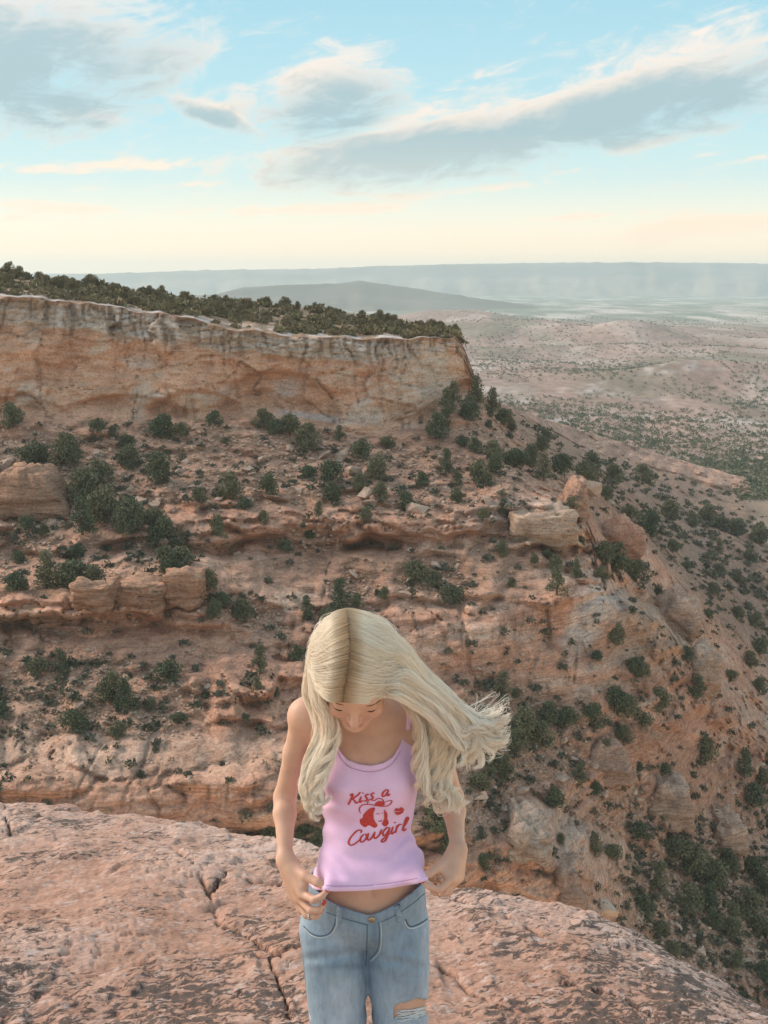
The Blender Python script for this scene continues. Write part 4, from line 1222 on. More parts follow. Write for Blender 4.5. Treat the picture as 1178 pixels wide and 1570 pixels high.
# ------------------------------------------------------------------ the woman: distance-field modelling
class Field:
    def __init__(self, lo, hi, h):
        self.lo = np.array(lo, float); self.h = h
        self.n = np.ceil((np.array(hi) - self.lo) / h).astype(int) + 1
        self.D = np.full(self.n, 0.3, np.float32)

    def box(self, lo, hi):
        a = np.clip(np.floor((np.array(lo) - self.lo) / self.h).astype(int), 0, self.n)
        b = np.clip(np.ceil((np.array(hi) - self.lo) / self.h).astype(int) + 1, 0, self.n)
        sl = tuple(slice(i, j) for i, j in zip(a, b))
        g = [self.lo[k] + self.h * np.arange(a[k], b[k], dtype=np.float32) for k in range(3)]
        return sl, np.stack(np.meshgrid(*g, indexing='ij'), -1).astype(np.float32)

    def _add(self, sl, d, k):
        A = self.D[sl]
        if k > 0:
            hh = np.maximum(k - np.abs(A - d), 0) / k
            self.D[sl] = np.minimum(A, d) - hh * hh * k * 0.25
        else:
            self.D[sl] = np.minimum(A, d)

    def seg(self, a, b, ra, rb, k=0.02, flat=None):
        a, b = np.array(a, float), np.array(b, float)
        m = max(ra, rb) + k + 0.03
        sl, G = self.box(np.minimum(a, b) - m, np.maximum(a, b) + m)
        ab = b - a
        q = G - a
        h = np.clip(q @ ab / max(ab @ ab, 1e-9), 0, 1)
        d = np.linalg.norm(q - h[..., None] * ab, axis=-1) - (ra + (rb - ra) * h)
        self._add(sl, d.astype(np.float32), k)

    def ell(self, c, r, k=0.02, R=None):
        c, r = np.array(c, float), np.array(r, float)
        m = r.max() + k + 0.03
        sl, G = self.box(c - m, c + m)
        q = G - c
        if R is not None: q = q @ np.array(R).T
        k0 = np.linalg.norm(q / r, axis=-1); k1 = np.linalg.norm(q / (r * r), axis=-1)
        d = k0 * (k0 - 1.0) / np.maximum(k1, 1e-6)
        self._add(sl, d.astype(np.float32), k)

    def chain(self, pts, rads, k=0.006):
        for a, b, ra, rb in zip(pts[:-1], pts[1:], rads[:-1], rads[1:]):
            self.seg(a, b, ra, rb, k)

    def mesh(self):
        """surface nets"""
        D, n = self.D, self.n
        S = D < 0
        c = [S[i:n[0] - 1 + i, j:n[1] - 1 + j, k:n[2] - 1 + k] for i in (0, 1) for j in (0, 1) for k in (0, 1)]
        cnt = np.zeros(c[0].shape, np.int8)
        for q in c: cnt += q
        act = np.argwhere((cnt > 0) & (cnt < 8))
        vid = np.full(c[0].shape, -1, np.int64)
        vid[tuple(act.T)] = np.arange(len(act))
        acc = np.zeros((len(act), 3)); w = np.zeros(len(act))
        corners = [(i, j, k) for i in (0, 1) for j in (0, 1) for k in (0, 1)]
        val = {q: D[act[:, 0] + q[0], act[:, 1] + q[1], act[:, 2] + q[2]].astype(float) for q in corners}
        for a in corners:
            for ax in range(3):
                if a[ax] == 0:
                    b = list(a); b[ax] = 1; b = tuple(b)
                    va, vb = val[a], val[b]
                    m = (va < 0) != (vb < 0)
                    f = np.where(m, va / np.where(m, va - vb, 1), 0)
                    p = np.zeros((len(act), 3)); p[:] = a; p[:, ax] += f
                    acc[m] += p[m]; w[m] += 1
        V = self.lo + self.h * (act + acc / w[:, None])
        Q = []
        for ax in range(3):
            u, v = (ax + 1) % 3, (ax + 2) % 3
            s0 = [slice(0, None)] * 3; s1 = [slice(0, None)] * 3
            s0[ax] = slice(0, -1); s1[ax] = slice(1, None)
            A, B = S[tuple(s0)], S[tuple(s1)]
            e = np.argwhere(A != B)
            ok = (e[:, u] > 0) & (e[:, v] > 0) & (e[:, u] < n[u] - 1) & (e[:, v] < n[v] - 1)
            e = e[ok]
            ins = A[tuple(e.T)]

            def cell(du, dv):
                q = e.copy(); q[:, u] += du; q[:, v] += dv
                return vid[tuple(q.T)]
            q = np.stack([cell(-1, -1), cell(0, -1), cell(0, 0), cell(-1, 0)], -1)
            q[~ins] = q[~ins][:, ::-1]
            Q.append(q)
        Q = np.concatenate(Q)
        return V, Q[(Q >= 0).all(1)]


def relax(V, Q, it=2, lam=0.5):
    """light smoothing of a quad mesh"""
    n = len(V)
    for _ in range(it):
        acc = np.zeros_like(V); w = np.zeros(n)
        for a, b in ((0, 1), (1, 2), (2, 3), (3, 0)):
            np.add.at(acc, Q[:, a], V[Q[:, b]]); np.add.at(w, Q[:, a], 1)
            np.add.at(acc, Q[:, b], V[Q[:, a]]); np.add.at(w, Q[:, b], 1)
        V = V + lam * (acc / np.maximum(w, 1)[:, None] - V)
    return V


def W(px, py, Y):
    d = px_dir(px, py)
    return np.array([0, 0, CAM_Z]) + d * (Y / d[1])


def project(G):
    """photo pixel of world points"""
    dx, dy, dz = G[..., 0], G[..., 1], G[..., 2] - CAM_Z
    dep = dy * CP - dz * SP
    up = dy * SP + dz * CP
    return CX + F_PX * dx / dep, CY - F_PX * up / dep, dep


HO = np.array([-0.056, 2.172, 1.540])
HX = np.array([0.995, 0.0, -0.04]); HX /= np.linalg.norm(HX)
_p = math.radians(40)
HU = np.array([0.04, -math.sin(_p), math.cos(_p)]); HU /= np.linalg.norm(HU)
HF = np.cross(HU, HX); HF /= np.linalg.norm(HF)
if HF[1] > 0: HF = -HF
HR = np.stack([HX, HF, HU])


def H(x, f, u):
    return HO + x * HX + f * HF + u * HU


HIP_L, HIP_R = (-0.118, 2.335, 0.845), (0.028, 2.335, 0.845)
KN_L, KN_R = (-0.100, 2.305, 0.475), (0.046, 2.325, 0.475)
AN_L, AN_R = (-0.09, 2.37, 0.075), (0.05, 2.38, 0.075)


def torso(B, grow=0.0):
    g = grow
    B.ell((-0.036, 2.338, 1.245), (0.110 + g, 0.082 + g, 0.165 + g), 0.03)
    B.ell((-0.038, 2.332, 1.085), (0.091 + g, 0.068 + g, 0.15 + g), 0.05)
    B.ell((-0.085, 2.275, 1.238), (0.047 + g, 0.043 + g, 0.052 + g), 0.035)
    B.ell((0.012, 2.275, 1.238), (0.047 + g, 0.043 + g, 0.052 + g), 0.035)
    B.ell((-0.045, 2.338, 0.915), (0.138 + g, 0.092 + g, 0.105 + g), 0.06)


def legs(B, grow=0.0, k=0.02):
    g = grow
    for hip, kn, an in ((HIP_L, KN_L, AN_L), (HIP_R, KN_R, AN_R)):
        hip, kn, an = map(np.array, (hip, kn, an))
        mid = hip * 0.42 + kn * 0.58 + np.array([0, -0.008, 0])
        B.seg(hip, mid, 0.0735 + g, 0.0585 + g, k)
        B.seg(mid, kn, 0.0585 + g, 0.047 + g, 0.012)
        calf = kn * 0.68 + an * 0.32 + np.array([0, 0.018, 0])
        B.seg(kn, calf, 0.050 + g, 0.048 + g, 0.02)
        B.seg(calf, an, 0.048 + g, 0.034 + g, 0.02)
    B.ell((-0.105, 2.395, 0.86), (0.075 + g, 0.065 + g, 0.085 + g), 0.04)
    B.ell((0.015, 2.395, 0.86), (0.075 + g, 0.065 + g, 0.085 + g), 0.04)


def hand_points():
    L = dict(wrist=W(437, 1314, 2.265),
             thumb=[W(449, 1330, 2.245), W(468, 1343, 2.215), W(487, 1353, 2.195), W(502, 1361, 2.188)],
             fingers=[[W(465, 1371, 2.205), W(482, 1380, 2.172), W(494, 1374, 2.170), W(502, 1365, 2.180)],
                      [W(460, 1378, 2.220), W(477, 1396, 2.185), W(490, 1395, 2.180), W(497, 1385, 2.188)],
                      [W(455, 1377, 2.240), W(470, 1403, 2.205), W(485, 1405, 2.195), W(493, 1396, 2.200)],
                      [W(449, 1370, 2.255), W(461, 1396, 2.228), W(474, 1403, 2.215), W(482, 1399, 2.215)]])
    R = dict(wrist=W(702, 1300, 2.265),
             thumb=[W(690, 1316, 2.245), W(673, 1330, 2.215), W(658, 1340, 2.195), W(646, 1347, 2.188)],
             fingers=[[W(692, 1347, 2.205), W(674, 1364, 2.175), W(659, 1360, 2.172), W(648, 1351, 2.180)],
                      [W(697, 1349, 2.220), W(680, 1369, 2.190), W(667, 1368, 2.190), W(661, 1360, 2.200)],
                      [W(701, 1347, 2.240), W(687, 1368, 2.212), W(675, 1368, 2.212), W(669, 1360, 2.220)],
                      [W(704, 1341, 2.255), W(693, 1362, 2.235), W(683, 1364, 2.232), W(678, 1357, 2.238)]])
    return L, R


HANDS = hand_points()
SH_L, EL_L = W(466, 1097, 2.335), W(437, 1222, 2.375)
SH_R, EL_R = W(657, 1092, 2.335), W(694, 1222, 2.375)


def build_body():
    B = Field((-0.32, 2.02, -0.02), (0.24, 2.50, 1.68), 0.0036)
    torso(B); legs(B)
    # chest, shoulder girdle, collar bones, neck
    B.seg(SH_L + (0.03, 0, 0.0), SH_R - (0.03, 0, 0.0), 0.040, 0.040, 0.05)
    B.ell((-0.040, 2.345, 1.335), (0.118, 0.062, 0.07), 0.05)
    B.seg((-0.042, 2.345, 1.38), H(0, -0.035, -0.055), 0.050, 0.045, 0.035)
    B.seg((-0.11, 2.345, 1.395), (-0.05, 2.34, 1.435), 0.026, 0.032, 0.04)
    B.seg((0.03, 2.345, 1.395), (-0.035, 2.34, 1.435), 0.026, 0.032, 0.04)
    B.seg((-0.125, 2.298, 1.388), (-0.056, 2.282, 1.372), 0.009, 0.008, 0.022)
    B.seg((0.045, 2.298, 1.388), (-0.026, 2.282, 1.372), 0.009, 0.008, 0.022)
    # arms
    for sh, el, hd in ((SH_L, EL_L, HANDS[0]), (SH_R, EL_R, HANDS[1])):
        wr = hd['wrist']
        B.ell(sh, (0.036, 0.038, 0.038), 0.03)
        m = sh * 0.55 + el * 0.45
        B.seg(sh, m, 0.029, 0.0255, 0.015)
        B.seg(m, el, 0.0255, 0.0240, 0.015)
        f = el * 0.72 + wr * 0.28
        B.seg(el, f, 0.0240, 0.0245, 0.015)
        B.seg(f, wr, 0.0245, 0.0155, 0.015)
        # palm: web of the hand between wrist and knuckles
        th, fg = hd['thumb'], hd['fingers']
        for i, c in enumerate(fg):
            B.seg(wr + (c[0] - wr) * 0.12, c[0], 0.015, 0.0125, 0.014)
        B.seg(wr, th[0], 0.016, 0.0145, 0.012)
        B.seg(th[0], (th[1] * 0.5 + fg[0][0] * 0.5), 0.012, 0.010, 0.012)
        B.chain(th, [0.0135, 0.0108, 0.0092, 0.0068], 0.005)
        for i, c in enumerate(fg):
            r = [0.0098, 0.0086, 0.0074, 0.0060]
            s = (1.0, 1.02, 0.97, 0.86)[i]
            B.chain(c, [q * s for q in r], 0.003)
    # head
    B.ell(H(0, -0.012, 0.022), (0.072, 0.092, 0.090), 0.02, HR)
    B.ell(H(0, 0.030, -0.042), (0.056, 0.056, 0.078), 0.03, HR)
    B.seg(H(-0.040, 0.005, -0.072), H(-0.014, 0.060, -0.100), 0.020, 0.015, 0.025)
    B.seg(H(0.040, 0.005, -0.072), H(0.014, 0.060, -0.100), 0.020, 0.015, 0.025)
    B.ell(H(0, 0.070, -0.100), (0.017, 0.016, 0.014), 0.016, HR)
    B.seg(H(-0.034, 0.074, 0.014), H(0.034, 0.074, 0.014), 0.011, 0.011, 0.018)
    for s in (-1, 1):
        B.ell(H(0.031 * s, 0.074, -0.008), (0.014, 0.011, 0.0095), 0.008, HR)
        B.ell(H(0.036 * s, 0.064, -0.040), (0.019, 0.017, 0.019), 0.022, HR)
        B.ell(H(0.009 * s, 0.091, -0.044), (0.0065, 0.008, 0.006), 0.006, HR)
        B.ell(H(0.072 * s, -0.010, -0.018), (0.009, 0.018, 0.029), 0.008, HR)
    B.seg(H(0, 0.080, 0.006), H(0, 0.104, -0.040), 0.0065, 0.0088, 0.010)
    B.seg(H(-0.016, 0.083, -0.066), H(0, 0.090, -0.064), 0.0042, 0.0058, 0.006)
    B.seg(H(0.016, 0.083, -0.066), H(0, 0.090, -0.064), 0.0042, 0.0058, 0.006)
    B.seg(H(-0.012, 0.084, -0.075), H(0.012, 0.084, -0.075), 0.0062, 0.0062, 0.006)
    # navel, feet
    for an, sx in ((AN_L, -0.02), (AN_R, 0.02)):
        an = np.array(an)
        B.seg(an + (0, 0.03, -0.03), an + (sx, -0.10, -0.045), 0.036, 0.028, 0.02)
        B.seg(an + (sx, -0.10, -0.045), an + (sx * 1.4, -0.155, -0.052), 0.028, 0.020, 0.02)
    sl, G = B.box((-0.1, 2.2, 0.98), (0.02, 2.3, 1.06))
    nv = W(572, 1367, 2.262)
    B.D[sl] += 0.006 * np.exp(-(((G - nv) / np.array([0.006, 0.02, 0.010])) ** 2).sum(-1)).astype(np.float32)
    return B.mesh()


woman = bpy.data.objects.new('person', None)
COL.objects.link(woman)
woman.location = (-0.04, 2.34, 0.0)
tag(woman, 'person with long windblown blonde hair in pink tank top and ripped jeans, looking down', 'person')


def wobj(name, V, Fc, mat, smooth=True, cols=None, parent=None):
    par = parent or woman
    base = np.array(woman.location)
    o = mesh_obj(name, np.asarray(V) - base, Fc, mat, smooth=smooth, cols=cols)
    o.parent = par
    return o


# skin
def skin_material():
    m, T, b = principled('skin', 0.50, 0.35)
    at = T.n('ShaderNodeVertexColor'); at.layer_name = 'Col'
    pos = T.n('ShaderNodeNewGeometry').outputs['Position']
    n = T.noise(pos, 30.0, 4.0, 0.6)
    c = T.mix(1.0, at.outputs[0], T.ramp(n, [(0.3, (0.93, 0.91, 0.90)), (0.7, (1.06, 1.06, 1.06))]), 'MULTIPLY')
    T.link(c, b.inputs['Base Color'])
    b.inputs['Subsurface Weight'].default_value = 0.25
    b.inputs['Subsurface Radius'].default_value = (0.010, 0.0035, 0.002)
    b.inputs['Subsurface Scale'].default_value = 0.6
    bump(T, b, T.noise(pos, 420.0, 2.0), 0.12, 0.001)
    return m


MAT_SKIN = skin_material()
bv, bq = build_body()
bv = relax(bv, bq, 2, 0.4)
loc = (bv - HO) @ HR.T
sc = np.broadcast_to(np.array([0.62, 0.375, 0.275]), bv.shape).copy()
nz = fbm(bv / 0.05, 3)
sc *= (1 + 0.05 * nz)[:, None]
lip = np.exp(-(loc[:, 0] / 0.019) ** 4 - ((loc[:, 2] + 0.070) / 0.0095) ** 4) * (loc[:, 1] > 0.078)
sc += (np.array([0.52, 0.20, 0.175]) - sc) * (0.8 * lip)[:, None]
for s in (-1, 1):
    ch = np.exp(-((loc[:, 0] - 0.036 * s) / 0.022) ** 2 - ((loc[:, 2] + 0.040) / 0.02) ** 2) * (loc[:, 1] > 0.04)
    sc += (np.array([0.62, 0.30, 0.23]) - sc) * (0.4 * ch)[:, None]
for hd in HANDS:
    for c in [hd['thumb']] + hd['fingers']:
        for q in (c[1], c[3]):
            g = np.exp(-((bv - q) ** 2).sum(1) / 0.009 ** 2)
            sc += (np.array([0.60, 0.31, 0.24]) - sc) * (0.4 * g)[:, None]
body = wobj('body', bv, bq, MAT_SKIN, cols=sc)
body['label'] = 'fair tanned skin of bare arms, hands, chest, midriff and lowered face'

# ---------------- tank top
MAT_SHIRT, _T, _b = principled('pink_rib_knit', 0.85, 0.2)
_pos = _T.n('ShaderNodeNewGeometry').outputs['Position']
_sep = _T.n('ShaderNodeSeparateXYZ'); _T.link(_pos, _sep.inputs[0])
_rib = _T.m('SINE', _T.m('MULTIPLY', _sep.outputs[0], 1900.0))
_n = _T.noise(_pos, 18.0, 4.0)
_T.link(_T.ramp(_n, [(0.3, (0.76, 0.50, 0.74)), (0.7, (0.84, 0.58, 0.82))]), _b.inputs['Base Color'])
_b.inputs['Sheen Weight'].default_value = 0.25
bump(_T, _b, _T.m('ADD', _T.m('MULTIPLY', _rib, 0.25), _T.m('MULTIPLY', _T.noise(_pos, 260.0, 3.0), 0.6)), 0.25, 0.0012)

PINCH_L, PINCH_R = W(503, 1362, 2.186), W(647, 1348, 2.186)
NECK = [(440, 1200), (478, 1196), (488, 1188), (494, 1178), (501, 1160), (508, 1140), (512, 1130), (517, 1141), (524, 1155), (535, 1166), (552, 1172), (570, 1174), (588, 1170), (603, 1160), (614, 1142), (621, 1118), (625, 1108), (632, 1118), (638, 1142), (644, 1170), (650, 1186), (662, 1198), (700, 1200)]
HEM = [(440, 1362), (500, 1366), (515, 1367), (560, 1366), (600, 1362), (640, 1355), (652, 1351), (700, 1350)]


def build_shirt(extra=0.0, band=None):
    B = Field((-0.20, 2.14, 0.93), (0.14, 2.46, 1.42), 0.0030)
    torso(B, 0.006 + extra)
    B.ell((-0.040, 2.345, 1.335), (0.108 + extra, 0.068 + extra, 0.07), 0.05)
    # fabric pulled out and down to the two pinching hands
    g = extra
    cl, cr = W(508, 1322, 2.285), W(636, 1314, 2.285)
    B.seg(cl, PINCH_L, 0.010 + g, 0.004 + g, 0.05)
    B.seg(cr, PINCH_R, 0.012 + g, 0.005 + g, 0.06)
    mid = W(572, 1356, 2.238)
    B.ell(W(616, 1334, 2.268), (0.034 + g, 0.020 + g, 0.034 + g), 0.05)
    B.ell(W(530, 1340, 2.268), (0.034 + g, 0.020 + g, 0.034 + g), 0.05)
    B.seg(PINCH_L + (0.004, 0.005, 0), mid, 0.005 + g, 0.012 + g, 0.04)
    B.seg(PINCH_R + (-0.004, 0.005, 0), mid, 0.005 + g, 0.012 + g, 0.04)
    B.ell((-0.038, 2.310, 1.005), (0.096 + g, 0.082 + g, 0.09), 0.06)
    lo, hi = B.lo, B.lo + B.h * (B.n - 1)
    sl, G = B.box(lo, hi)
    D = B.D
    # drape folds: across the waist from the left side, small pulls to the hands
    px, py, dep = project(G)
    s1 = np.sin((py - 0.16 * (px - 500)) / 6.2 + 1.2 * np.sin(px / 31.0)) * np.exp(-((px - 505) / 42.0) ** 2 - ((py - 1240) / 38.0) ** 2)
    s2 = np.sin((py + 0.10 * (px - 570)) / 9.0 + 0.5) * np.exp(-((px - 565) / 60.0) ** 2 - ((py - 1318) / 20.0) ** 2)
    s3 = np.sin((px * 0.7 + py) / 7.0) * np.exp(-((px - 628) / 20.0) ** 2 - ((py - 1322) / 28.0) ** 2)
    s4 = np.sin((0.75 * px + 0.66 * py) / 4.6 + 0.8 * np.sin(py / 23.0)) * np.exp(-((px - 622) / 22.0) ** 2 - ((py - 1300) / 40.0) ** 2)
    s5 = np.sin((-0.7 * px + 0.7 * py) / 4.8 + 0.8 * np.sin(py / 21.0)) * np.exp(-((px - 520) / 20.0) ** 2 - ((py - 1318) / 34.0) ** 2)
    D += (0.0060 * s1 + 0.0042 * s2 + 0.0035 * s4 + 0.003 * s5).astype(np.float32)
    front = G[..., 1] < 2.34
    ny = np.interp(px, *zip(*NECK)); hy = np.interp(px, *zip(*HEM))
    cut = np.where(front, (ny - py) * dep / F_PX * 0.8, G[..., 2] - 1.295)
    hem = np.where(front, (py - hy) * dep / F_PX * 0.9, 0.985 - G[..., 2])
    D = np.maximum(D, np.maximum(cut, hem))
    if band == 'hem':       # stitched hem: only the lowest strip
        D = np.maximum(D, np.where(front, (hy - 8 - py) * dep / F_PX, G[..., 2] - 0.996))
    if band == 'neck':
        D = np.maximum(D, np.where(front, (py - ny - 9.5) * dep / F_PX, 1.283 - G[..., 2]))
    B.D = D.astype(np.float32)
    return B.mesh()


sv, sq = build_shirt()
sv = relax(sv, sq, 2, 0.4)
shirt = wobj('tank_top', sv, sq, MAT_SHIRT)
for bn, nm in (('hem', 'hem_band'), ('neck', 'neck_binding')):
    v2, q2 = build_shirt(0.0018, bn)
    v2 = relax(v2, q2, 1, 0.35)
    wobj(nm, v2, q2, MAT_SHIRT, parent=shirt)


def tube(pts, r, seg=6, closed=False):
    pts = np.array(pts, float); n = len(pts)
    tan = np.gradient(pts, axis=0); tan /= np.maximum(np.linalg.norm(tan, axis=1), 1e-9)[:, None]
    up = np.array([0.13, 0.7, 0.7])
    V, Fc = [], []
    rs = np.broadcast_to(r, n)
    for i in range(n):
        a = np.cross(tan[i], up); a /= np.linalg.norm(a); b = np.cross(tan[i], a)
        for k in range(seg):
            an = 2 * math.pi * k / seg
            V.append(pts[i] + rs[i] * (math.cos(an) * a + math.sin(an) * b))
    for i in range(n - 1):
        for k in range(seg):
            Fc.append((i * seg + k, i * seg + (k + 1) % seg, (i + 1) * seg + (k + 1) % seg, (i + 1) * seg + k))
    Fc.append(tuple(range(seg))[::-1]); Fc.append(tuple((n - 1) * seg + k for k in range(seg)))
    return V, Fc


def spline(pts, n):
    """Catmull-Rom through the points"""
    p = np.array(pts, float); m = len(p)
    q = np.concatenate([[2 * p[0] - p[1]], p, [2 * p[-1] - p[-2]]])
    s = np.linspace(0, m - 1 - 1e-6, n); i = s.astype(int); f = (s - i)[:, None]
    a, b, c, d = q[i], q[i + 1], q[i + 2], q[i + 3]
    return 0.5 * (2 * b + (c - a) * f + (2 * a - 5 * b + 4 * c - d) * f ** 2 + (3 * b - a - 3 * c + d) * f ** 3)


from mathutils.bvhtree import BVHTree
BVH_BODY = BVHTree.FromPolygons([tuple(v) for v in bv], [tuple(q) for q in bq.tolist()])


def cast(bvh, px, py, lift):
    """nearest point of a surface along the photo ray, lifted off along its normal"""
    d = px_dir(px, py); d = Vector(d / np.linalg.norm(d))
    hit, nrm, i, dist = bvh.ray_cast(Vector((0, 0, CAM_Z)), d)
    if hit is None: return None
    if nrm.dot(d) > 0: nrm = -nrm
    return np.array(hit + nrm * lift)


# shoulder straps lie on the skin and run over the shoulders
for pts in ([(512, 1140), (512, 1128), (511, 1112), (509, 1096), (508, 1082)], [(625, 1118), (626, 1104), (625, 1090), (623, 1078)]):
    P3 = [cast(BVH_BODY, a, b, 0.002) for a, b in pts]
    P3 = [p for p in P3 if p is not None and p[1] > 2.2]
    if len(P3) > 1:
        last = P3[-1]
        P3 += [last + np.array([0, 0.05, 0.035]), np.array([last[0], 2.40, 1.36]), np.array([last[0] * 0.9, 2.425, 1.29])]
        v, f = tube(spline(P3, 24), 0.0048, 6)
        wobj('strap', v, f, MAT_SHIRT, parent=shirt)

# ---------------- jeans
WAIST = [(430, 1330), (470, 1352), (490, 1368), (505, 1381), (530, 1392), (552, 1399), (566, 1403), (582, 1398), (605, 1387), (630, 1369), (648, 1353), (665, 1342), (700, 1330)]


def denim():
    m, T, b = principled('light_denim', 0.88, 0.2)
    at = T.n('ShaderNodeVertexColor'); at.layer_name = 'Col'
    tc = T.n('ShaderNodeNewGeometry').outputs['Position']
    tw = T.n('ShaderNodeSeparateXYZ'); T.link(tc, tw.inputs[0])
    twill = T.m('SINE', T.m('MULTIPLY', T.m('ADD', tw.outputs[0], T.m('MULTIPLY', tw.outputs[2], 0.8)), 3300.0))
    n = T.noise(T.mapping(tc, scale=(1, 1, 0.35)), 70.0, 5.0, 0.7)
    n2 = T.noise(tc, 11.0, 4.0, 0.6)
    c = T.mix(1.0, at.outputs[0], T.ramp(n, [(0.28, (0.78, 0.80, 0.84)), (0.5, (1, 1, 1)), (0.72, (1.2, 1.18, 1.15))]), 'MULTIPLY')
    c = T.mix(0.7, c, T.ramp(n2, [(0.3, (0.82, 0.84, 0.88)), (0.65, (1.1, 1.09, 1.07))]), 'MULTIPLY')
    T.link(c, b.inputs['Base Color'])
    bump(T, b, T.m('ADD', T.m('MULTIPLY', twill, 0.3), n), 0.35, 0.0015)
    return m


MAT_DENIM = denim()
_m, _T, _b = principled('denim_stitch', 0.9, 0.1); _b.inputs['Base Color'].default_value = (0.10, 0.15, 0.21, 1); MAT_SEAM = _m
_m, _T, _b = principled('denim_thread', 0.9, 0.1); _b.inputs['Base Color'].default_value = (0.62, 0.64, 0.66, 1); MAT_THREAD = _m
_m, _T, _b = principled('brass_button', 0.35, 0.5); _b.inputs['Base Color'].default_value = (0.42, 0.34, 0.22, 1); _b.inputs['Metallic'].default_value = 0.9; MAT_BRASS = _m
_m, _T, _b = principled('silver_ring', 0.2, 0.5); _b.inputs['Base Color'].default_value = (0.85, 0.84, 0.82, 1); _b.inputs['Metallic'].default_value = 1.0; MAT_SILVER = _m
_m, _T, _b = principled('red_print', 0.8, 0.2)
_T.link(_T.ramp(_T.noise(_T.n('ShaderNodeNewGeometry').outputs['Position'], 220.0, 3.0), [(0.3, (0.44, 0.045, 0.045)), (0.7, (0.60, 0.085, 0.075))]), _b.inputs['Base Color']); MAT_PRINT = _m
_m, _T, _b = principled('red_nail', 0.25, 0.5); _b.inputs['Base Color'].default_value = (0.50, 0.05, 0.04, 1); MAT_NAIL = _m
_m, _T, _b = principled('lash', 0.7, 0.2); _b.inputs['Base Color'].default_value = (0.07, 0.04, 0.025, 1); MAT_LASH = _m
_m, _T, _b = principled('brow', 0.8, 0.2); _b.inputs['Base Color'].default_value = (0.20, 0.12, 0.07, 1); MAT_BROW = _m


def build_jeans(extra=0.0, band=False):
    B = Field((-0.25, 2.17, 0.05 if not band else 0.84), (0.16, 2.50, 1.06), 0.0036)
    g = extra
    B.ell((-0.045, 2.338, 0.915), (0.142 + g, 0.098 + g, 0.11 + g), 0.05)
    B.ell((-0.042, 2.332, 1.0), (0.112 + g, 0.083 + g, 0.12 + g), 0.05)
    legs(B, 0.006 + g, 0.012)
    lo, hi = B.lo, B.lo + B.h * (B.n - 1)
    sl, G = B.box(lo, hi)
    px, py, dep = project(G)
    D = B.D
    front = G[..., 1] < 2.35
    qa = G[..., 2] / 0.011 + 1.7 * np.sin(G[..., 0] / 0.021 + 1.0) + 1.1 * np.sin(G[..., 1] / 0.017)
    nz = 0.45 * np.sin(qa) * (0.5 + 0.5 * np.sin(G[..., 2] / 0.043 + G[..., 0] / 0.03)) + 0.5 * np.sin(G[..., 2] / 0.031 + G[..., 0] / 0.027 + 2.0)
    D = D + 0.0028 * nz
    # creases: whiskers from the crotch, a fold under each hip
    w1 = np.sin((py - 1462 + 0.10 * (px - 500)) / 4.2) * np.exp(-((px - 505) / 38.0) ** 2 - ((py - 1466) / 16.0) ** 2)
    w2 = np.sin((py - 1470 - 0.22 * (px - 610)) / 4.2) * np.exp(-((px - 612) / 36.0) ** 2 - ((py - 1472) / 16.0) ** 2)
    D = D + (0.0040 * (w1 + w2) * front).astype(np.float32)
    wy = np.interp(px, *zip(*WAIST))
    cut = np.where(front, (wy - py) * dep / F_PX * 0.85, G[..., 2] - 0.985)
    D = np.maximum(D, cut)
    if band:
        D = np.maximum(D, np.where(front, (py - wy - 15) * dep / F_PX * 0.85, 0.945 - G[..., 2]))
    else:
        # torn opening on her left thigh, frayed edge
        ed = 1.6 * np.sin(px / 4.3 + 1.0) + 1.0 * np.sin(px / 1.7) + 0.7 * np.sin(px / 0.8)
        q = ((px - 634) / 30.0) ** 2
        ed = ed + 0 * q
        top = 5.5 * q ** 1.5 + 1539 - 10 * (px - 605) / 50.0 + ed; bot = 1565 - 5.5 * q ** 1.5 - 8 * (px - 605) / 50.0 - 0.7 * ed
        hole = np.minimum(np.minimum(py - top, bot - py) * dep / F_PX, (1 - q) * 0.02)
        D = np.where(front & (py > 1500) & (px > 590), np.maximum(D, hole), D)
        D = np.maximum(D, 0.085 - G[..., 2])
    B.D = D.astype(np.float32)
    return B.mesh()


def denim_colour(V):
    px, py, dep = project(V)
    c = np.broadcast_to(np.array([0.25, 0.33, 0.42]), V.shape).copy()
    fade = np.exp(-((px - 520) / 30.0) ** 2) * ss(py, 1475, 1540) + np.exp(-((px - 615) / 34.0) ** 2) * ss(py, 1470, 1540) * 0.6 + 0.5 * np.exp(-((px - 515) / 24.0) ** 2 - ((py - 1440) / 22.0) ** 2)
    edge = ss(px, 636, 660) + (1 - ss(px, 455, 475)) * 0.6  # bright rims of light painted down the outer sides of the legs
    c = c + (np.array([0.52, 0.57, 0.66]) - c) * np.clip(0.75 * fade + 0.5 * edge, 0, 1)[:, None]
    seam = np.exp(-((py - 1482) / 5.0) ** 2) * np.exp(-((px - 545) / 40.0) ** 2) + np.exp(-((px - 574) / 9.0) ** 2) * ss(py, 1405, 1425) * (1 - ss(py, 1470, 1490))
    c = c + (np.array([0.13, 0.20, 0.28]) - c) * (0.5 * np.clip(seam, 0, 1))[:, None]
    whisk = np.sin((py - 1462 + 0.10 * (px - 500)) / 4.2) * np.exp(-((px - 505) / 45.0) ** 2 - ((py - 1466) / 20.0) ** 2)
    c *= (1 + 0.12 * whisk)[:, None]
    return np.clip(c, 0.03, 0.9)


